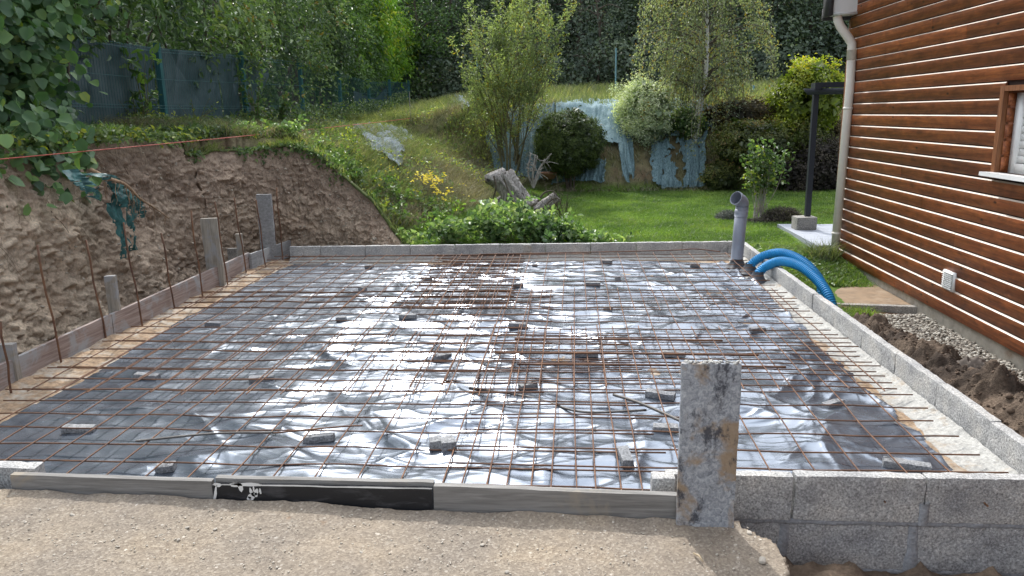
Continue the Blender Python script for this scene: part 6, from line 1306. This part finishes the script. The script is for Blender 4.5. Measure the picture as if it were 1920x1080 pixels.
# ================================================================== WOODLAND
def tree(x, y, H, r, mat, label, seed, n=9000, size=.10, low=.1, trunk=.12, name='forest_tree'):
    rng = np.random.default_rng(seed); z = ground(x, y); o = empty(name, (x, y, z), label, 'tree', 'woodland trees behind the garden')
    mb = MB(); tr = spline([(x, y, z - .2), (x + rng.normal(0, .15), y, z + H * .4), (x + rng.normal(0, .3), y, z + H * .9)], 20); mb.tube(tr, np.linspace(trunk, .03, 20), 8)
    cl = []; 
    for k in range(26):
        i = rng.integers(3, 20); a = rng.uniform(0, 2 * PI); R_ = r * rng.uniform(.4, 1.0); e = tr[i] + np.array([math.cos(a) * R_, math.sin(a) * R_, rng.uniform(-.3, .5)]); P = spline([tr[i], (tr[i] + e) / 2 + [0, 0, .15], e], 8); mb.tube(P, np.linspace(.03, .008, 8), 4, cap=False); cl += [P[4], P[6], e]
    cl = np.array(cl); ex = np.stack([x + r * rng.normal(0, .5, 40), y + r * rng.normal(0, .5, 40), z + H * (low + (1 - low) * rng.random(40))], 1); cl = np.concatenate([cl, ex]); cl = cl[cl[:, 2] > z + H * low]
    k = rng.integers(0, len(cl), n); P = cl[k] + rng.normal(0, 1, (n, 3)) * np.array([.32, .32, .16]) * r * .8
    v = np.clip(cvar(k, n, rng, .38, .16, .16) , 0, 1); leaves(m2 := MB(), P, np.array([0, -.35, .8]) + rng.normal(0, .3, (n, 3)), size, .55, .25, v, False, rng, np.array([0, -.3, -.4]) + rng.normal(0, .7, (n, 3)))
    mb.build('trunk', M_bark, o, smooth=True); m2.build('crown', mat, o)
FT = [(-6.3, 26.5, 6.5, 1.5, L_laurelmid, 'dark evergreen tree just beyond the end of the hedge'), (-3.9, 27.0, 7.0, 1.6, L_forest, 'dark dense woodland tree behind the left of the young willow'), (-2.0, 28.5, 7.5, 1.9, L_forest, 'dark woodland tree right behind the young willow'),
      (.3, 27.5, 7.0, 1.8, L_forest2, 'greyish woodland tree to the right of the young willow'), (2.5, 29.0, 7.5, 2.0, L_forest, 'shadowy woodland tree between the willow and the birch'), (4.6, 28.0, 7.2, 1.9, L_forest2, 'greyish woodland tree behind the birch'),
      (6.6, 27.0, 7.0, 1.8, L_forest, 'dark woodland tree right behind the birch crown'), (8.4, 28.5, 8.0, 2.0, L_forest, 'woodland tree with a few yellow leaves left of the timber house'), (10.2, 27.2, 7.5, 1.9, L_forest, 'tall dark woodland tree close to the house eaves'), (12.6, 28.0, 8, 2.0, L_forest, 'dark woodland tree partly hidden by the timber house')]
for k, (x, y, H_, r, m_, lab) in enumerate(FT): tree(x, y, H_, r, m_, lab, 500 + k, 9500, .115, .06)
tree(.9, 25.2, 3.2, .9, L_forest2, 'slender grey-leaved sapling in front of the woodland', 520, 1800, .085, .1, .03); tree(-4.9, 25.2, 3.6, 1.2, L_laurelmid, 'leafy bush tree at the woodland edge beside the hedge end', 521, 5200, .10, .02, .05)
rng = np.random.default_rng(700); n = 70000; x = rng.uniform(-16, 20, n); y = 24.3 + 7.5 * rng.random(n) ** 1.3; z = hT(x, y, False) + rng.random(n) ** 1.6 * (1.2 + .5 * (y - 24)); c_ = fbm(xyz(x * .9, y * .9, z * 1.2), 3, 150); k = c_ > -.22
leaves(mb := MB(), np.stack([x, y, z], 1)[k], np.tile([0, -.5, .7], (k.sum(), 1)), .14, .6, .25, np.clip(.33 + .5 * c_[k] + rng.normal(0, .15, k.sum()), 0, 1), False, rng); mb.build('woodland_undergrowth', L_forest2, kind='stuff', label='dense undergrowth filling the dark woodland behind the garden', cat='undergrowth')
n = 50000; x = rng.uniform(-26, 30, n); y = rng.uniform(31, 36, n); z = hT(x, y, False) + rng.random(n) * 6.0; leaves(mb := MB(), np.stack([x, y, z], 1), np.tile([0, -.6, .6], (n, 1)), .34, .7, .2, np.clip(rng.normal(.25, .15, n), 0, 1), False, rng); mb.build('far_woodland', L_forest, kind='stuff', label='far dark wall of woodland closing the view', cat='woodland')
# thin wire fence posts on the terrace
for px, t, b, lab in [(892, 60, 150, 'thin fence post behind the left side of the young willow'), (1154, 90, 177, 'thin fence post on the terrace between willow and birch'), (1282, 140, 180, 'short fence post left of the birch trunk'), (1412, 160, 184, 'short fence post right of the birch trunk')]:
    p = onT(px, b); y_ = min(p[1], 22.5); tp = ony(px + 1, t, y_); bz_ = ground(tp[0], y_); MB().tube([(0, 0, -.1), (0, 0, tp[2] - bz_)], .022, 6).build('fence_post', M_fence, None, label=lab, cat='fence post', group='thin posts on the terrace').location = (tp[0], y_, bz_)
# ================================================================== LIGHT, CAMERA
world = bpy.data.worlds.new("World"); sc.world = world; world.use_nodes = True; nt = world.node_tree
for n_ in list(nt.nodes): nt.nodes.remove(n_)
EL, AZ = math.radians(44), math.radians(-17)      # azimuth from +Y (away from the camera), negative to the left
sky = nt.nodes.new('ShaderNodeTexSky'); sky.sky_type = 'NISHITA'; sky.sun_disc = False; sky.sun_elevation = EL; sky.sun_rotation = AZ
sky.air_density = 1.0; sky.dust_density = 2.5; sky.ozone_density = 1.0
bg = nt.nodes.new('ShaderNodeBackground'); bg.inputs['Strength'].default_value = 0.15; ow = nt.nodes.new('ShaderNodeOutputWorld')
tc = nt.nodes.new('ShaderNodeTexCoord'); cl_ = N(nt, 'TexNoise'); cl_.inputs['Scale'].default_value = 2.2; cl_.inputs['Detail'].default_value = 6; cl_.inputs['Roughness'].default_value = .6
mp = nt.nodes.new('ShaderNodeMapping'); mp.inputs['Scale'].default_value = (1, 1, 2.5); nt.links.new(tc.outputs['Generated'], mp.inputs[0]); nt.links.new(mp.outputs[0], cl_.inputs['Vector'])
f_ = ramp(nt, cl_.outputs['Fac'], [(0.36, (0, 0, 0)), (0.60, (0.9,) * 3)])
vm = N(nt, 'VectorMath', operation='DOT_PRODUCT'); nt.links.new(tc.outputs['Generated'], vm.inputs[0]); vm.inputs[1].default_value = (math.sin(AZ) * .78, math.cos(AZ) * .78, .62)
f2 = ramp(nt, vm.outputs['Value'], [(0.0, (0.29,) * 3), (0.45, (0.38,) * 3), (0.8, (1,) * 3)]); f_ = mix(nt, f_, f2, 1.0, 'MULTIPLY')
c_ = mix(nt, sky.outputs[0], (35.0, 36.2, 38.0), f_)
nt.links.new(c_, bg.inputs['Color']); nt.links.new(bg.outputs[0], ow.inputs['Surface'])
sl = bpy.data.lights.new('sun', 'SUN'); sl.energy = 3.7; sl.angle = math.radians(0.6); sl.color = (1.0, 0.975, 0.94)
so = bpy.data.objects.new('sun', sl); COL.objects.link(so)
dv = Vector((math.sin(AZ) * math.cos(EL), math.cos(AZ) * math.cos(EL), math.sin(EL)))
so.rotation_euler = dv.to_track_quat('Z', 'Y').to_euler(); so.location = dv * 20
cam = bpy.data.cameras.new('camera'); co = bpy.data.objects.new('camera', cam); COL.objects.link(co); sc.camera = co
cam.sensor_fit = 'HORIZONTAL'; cam.sensor_width = 36; cam.lens = F / 1920 * 36; cam.clip_start = 0.05; cam.clip_end = 500
M4 = Matrix.Identity(4)
for i in range(3):
    for j in range(3): M4[i][j] = float(RM[i, j])
M4.translation = Vector((0, 0, CAMZ)); co.matrix_world = M4
sc.view_settings.view_transform = 'Standard'; sc.view_settings.look = 'None'; sc.view_settings.exposure = 0; sc.view_settings.gamma = 1
sc.render.engine = 'CYCLES'; sc.cycles.max_bounces = 8; sc.cycles.transparent_max_bounces = 8; sc.cycles.sample_clamp_indirect = 6
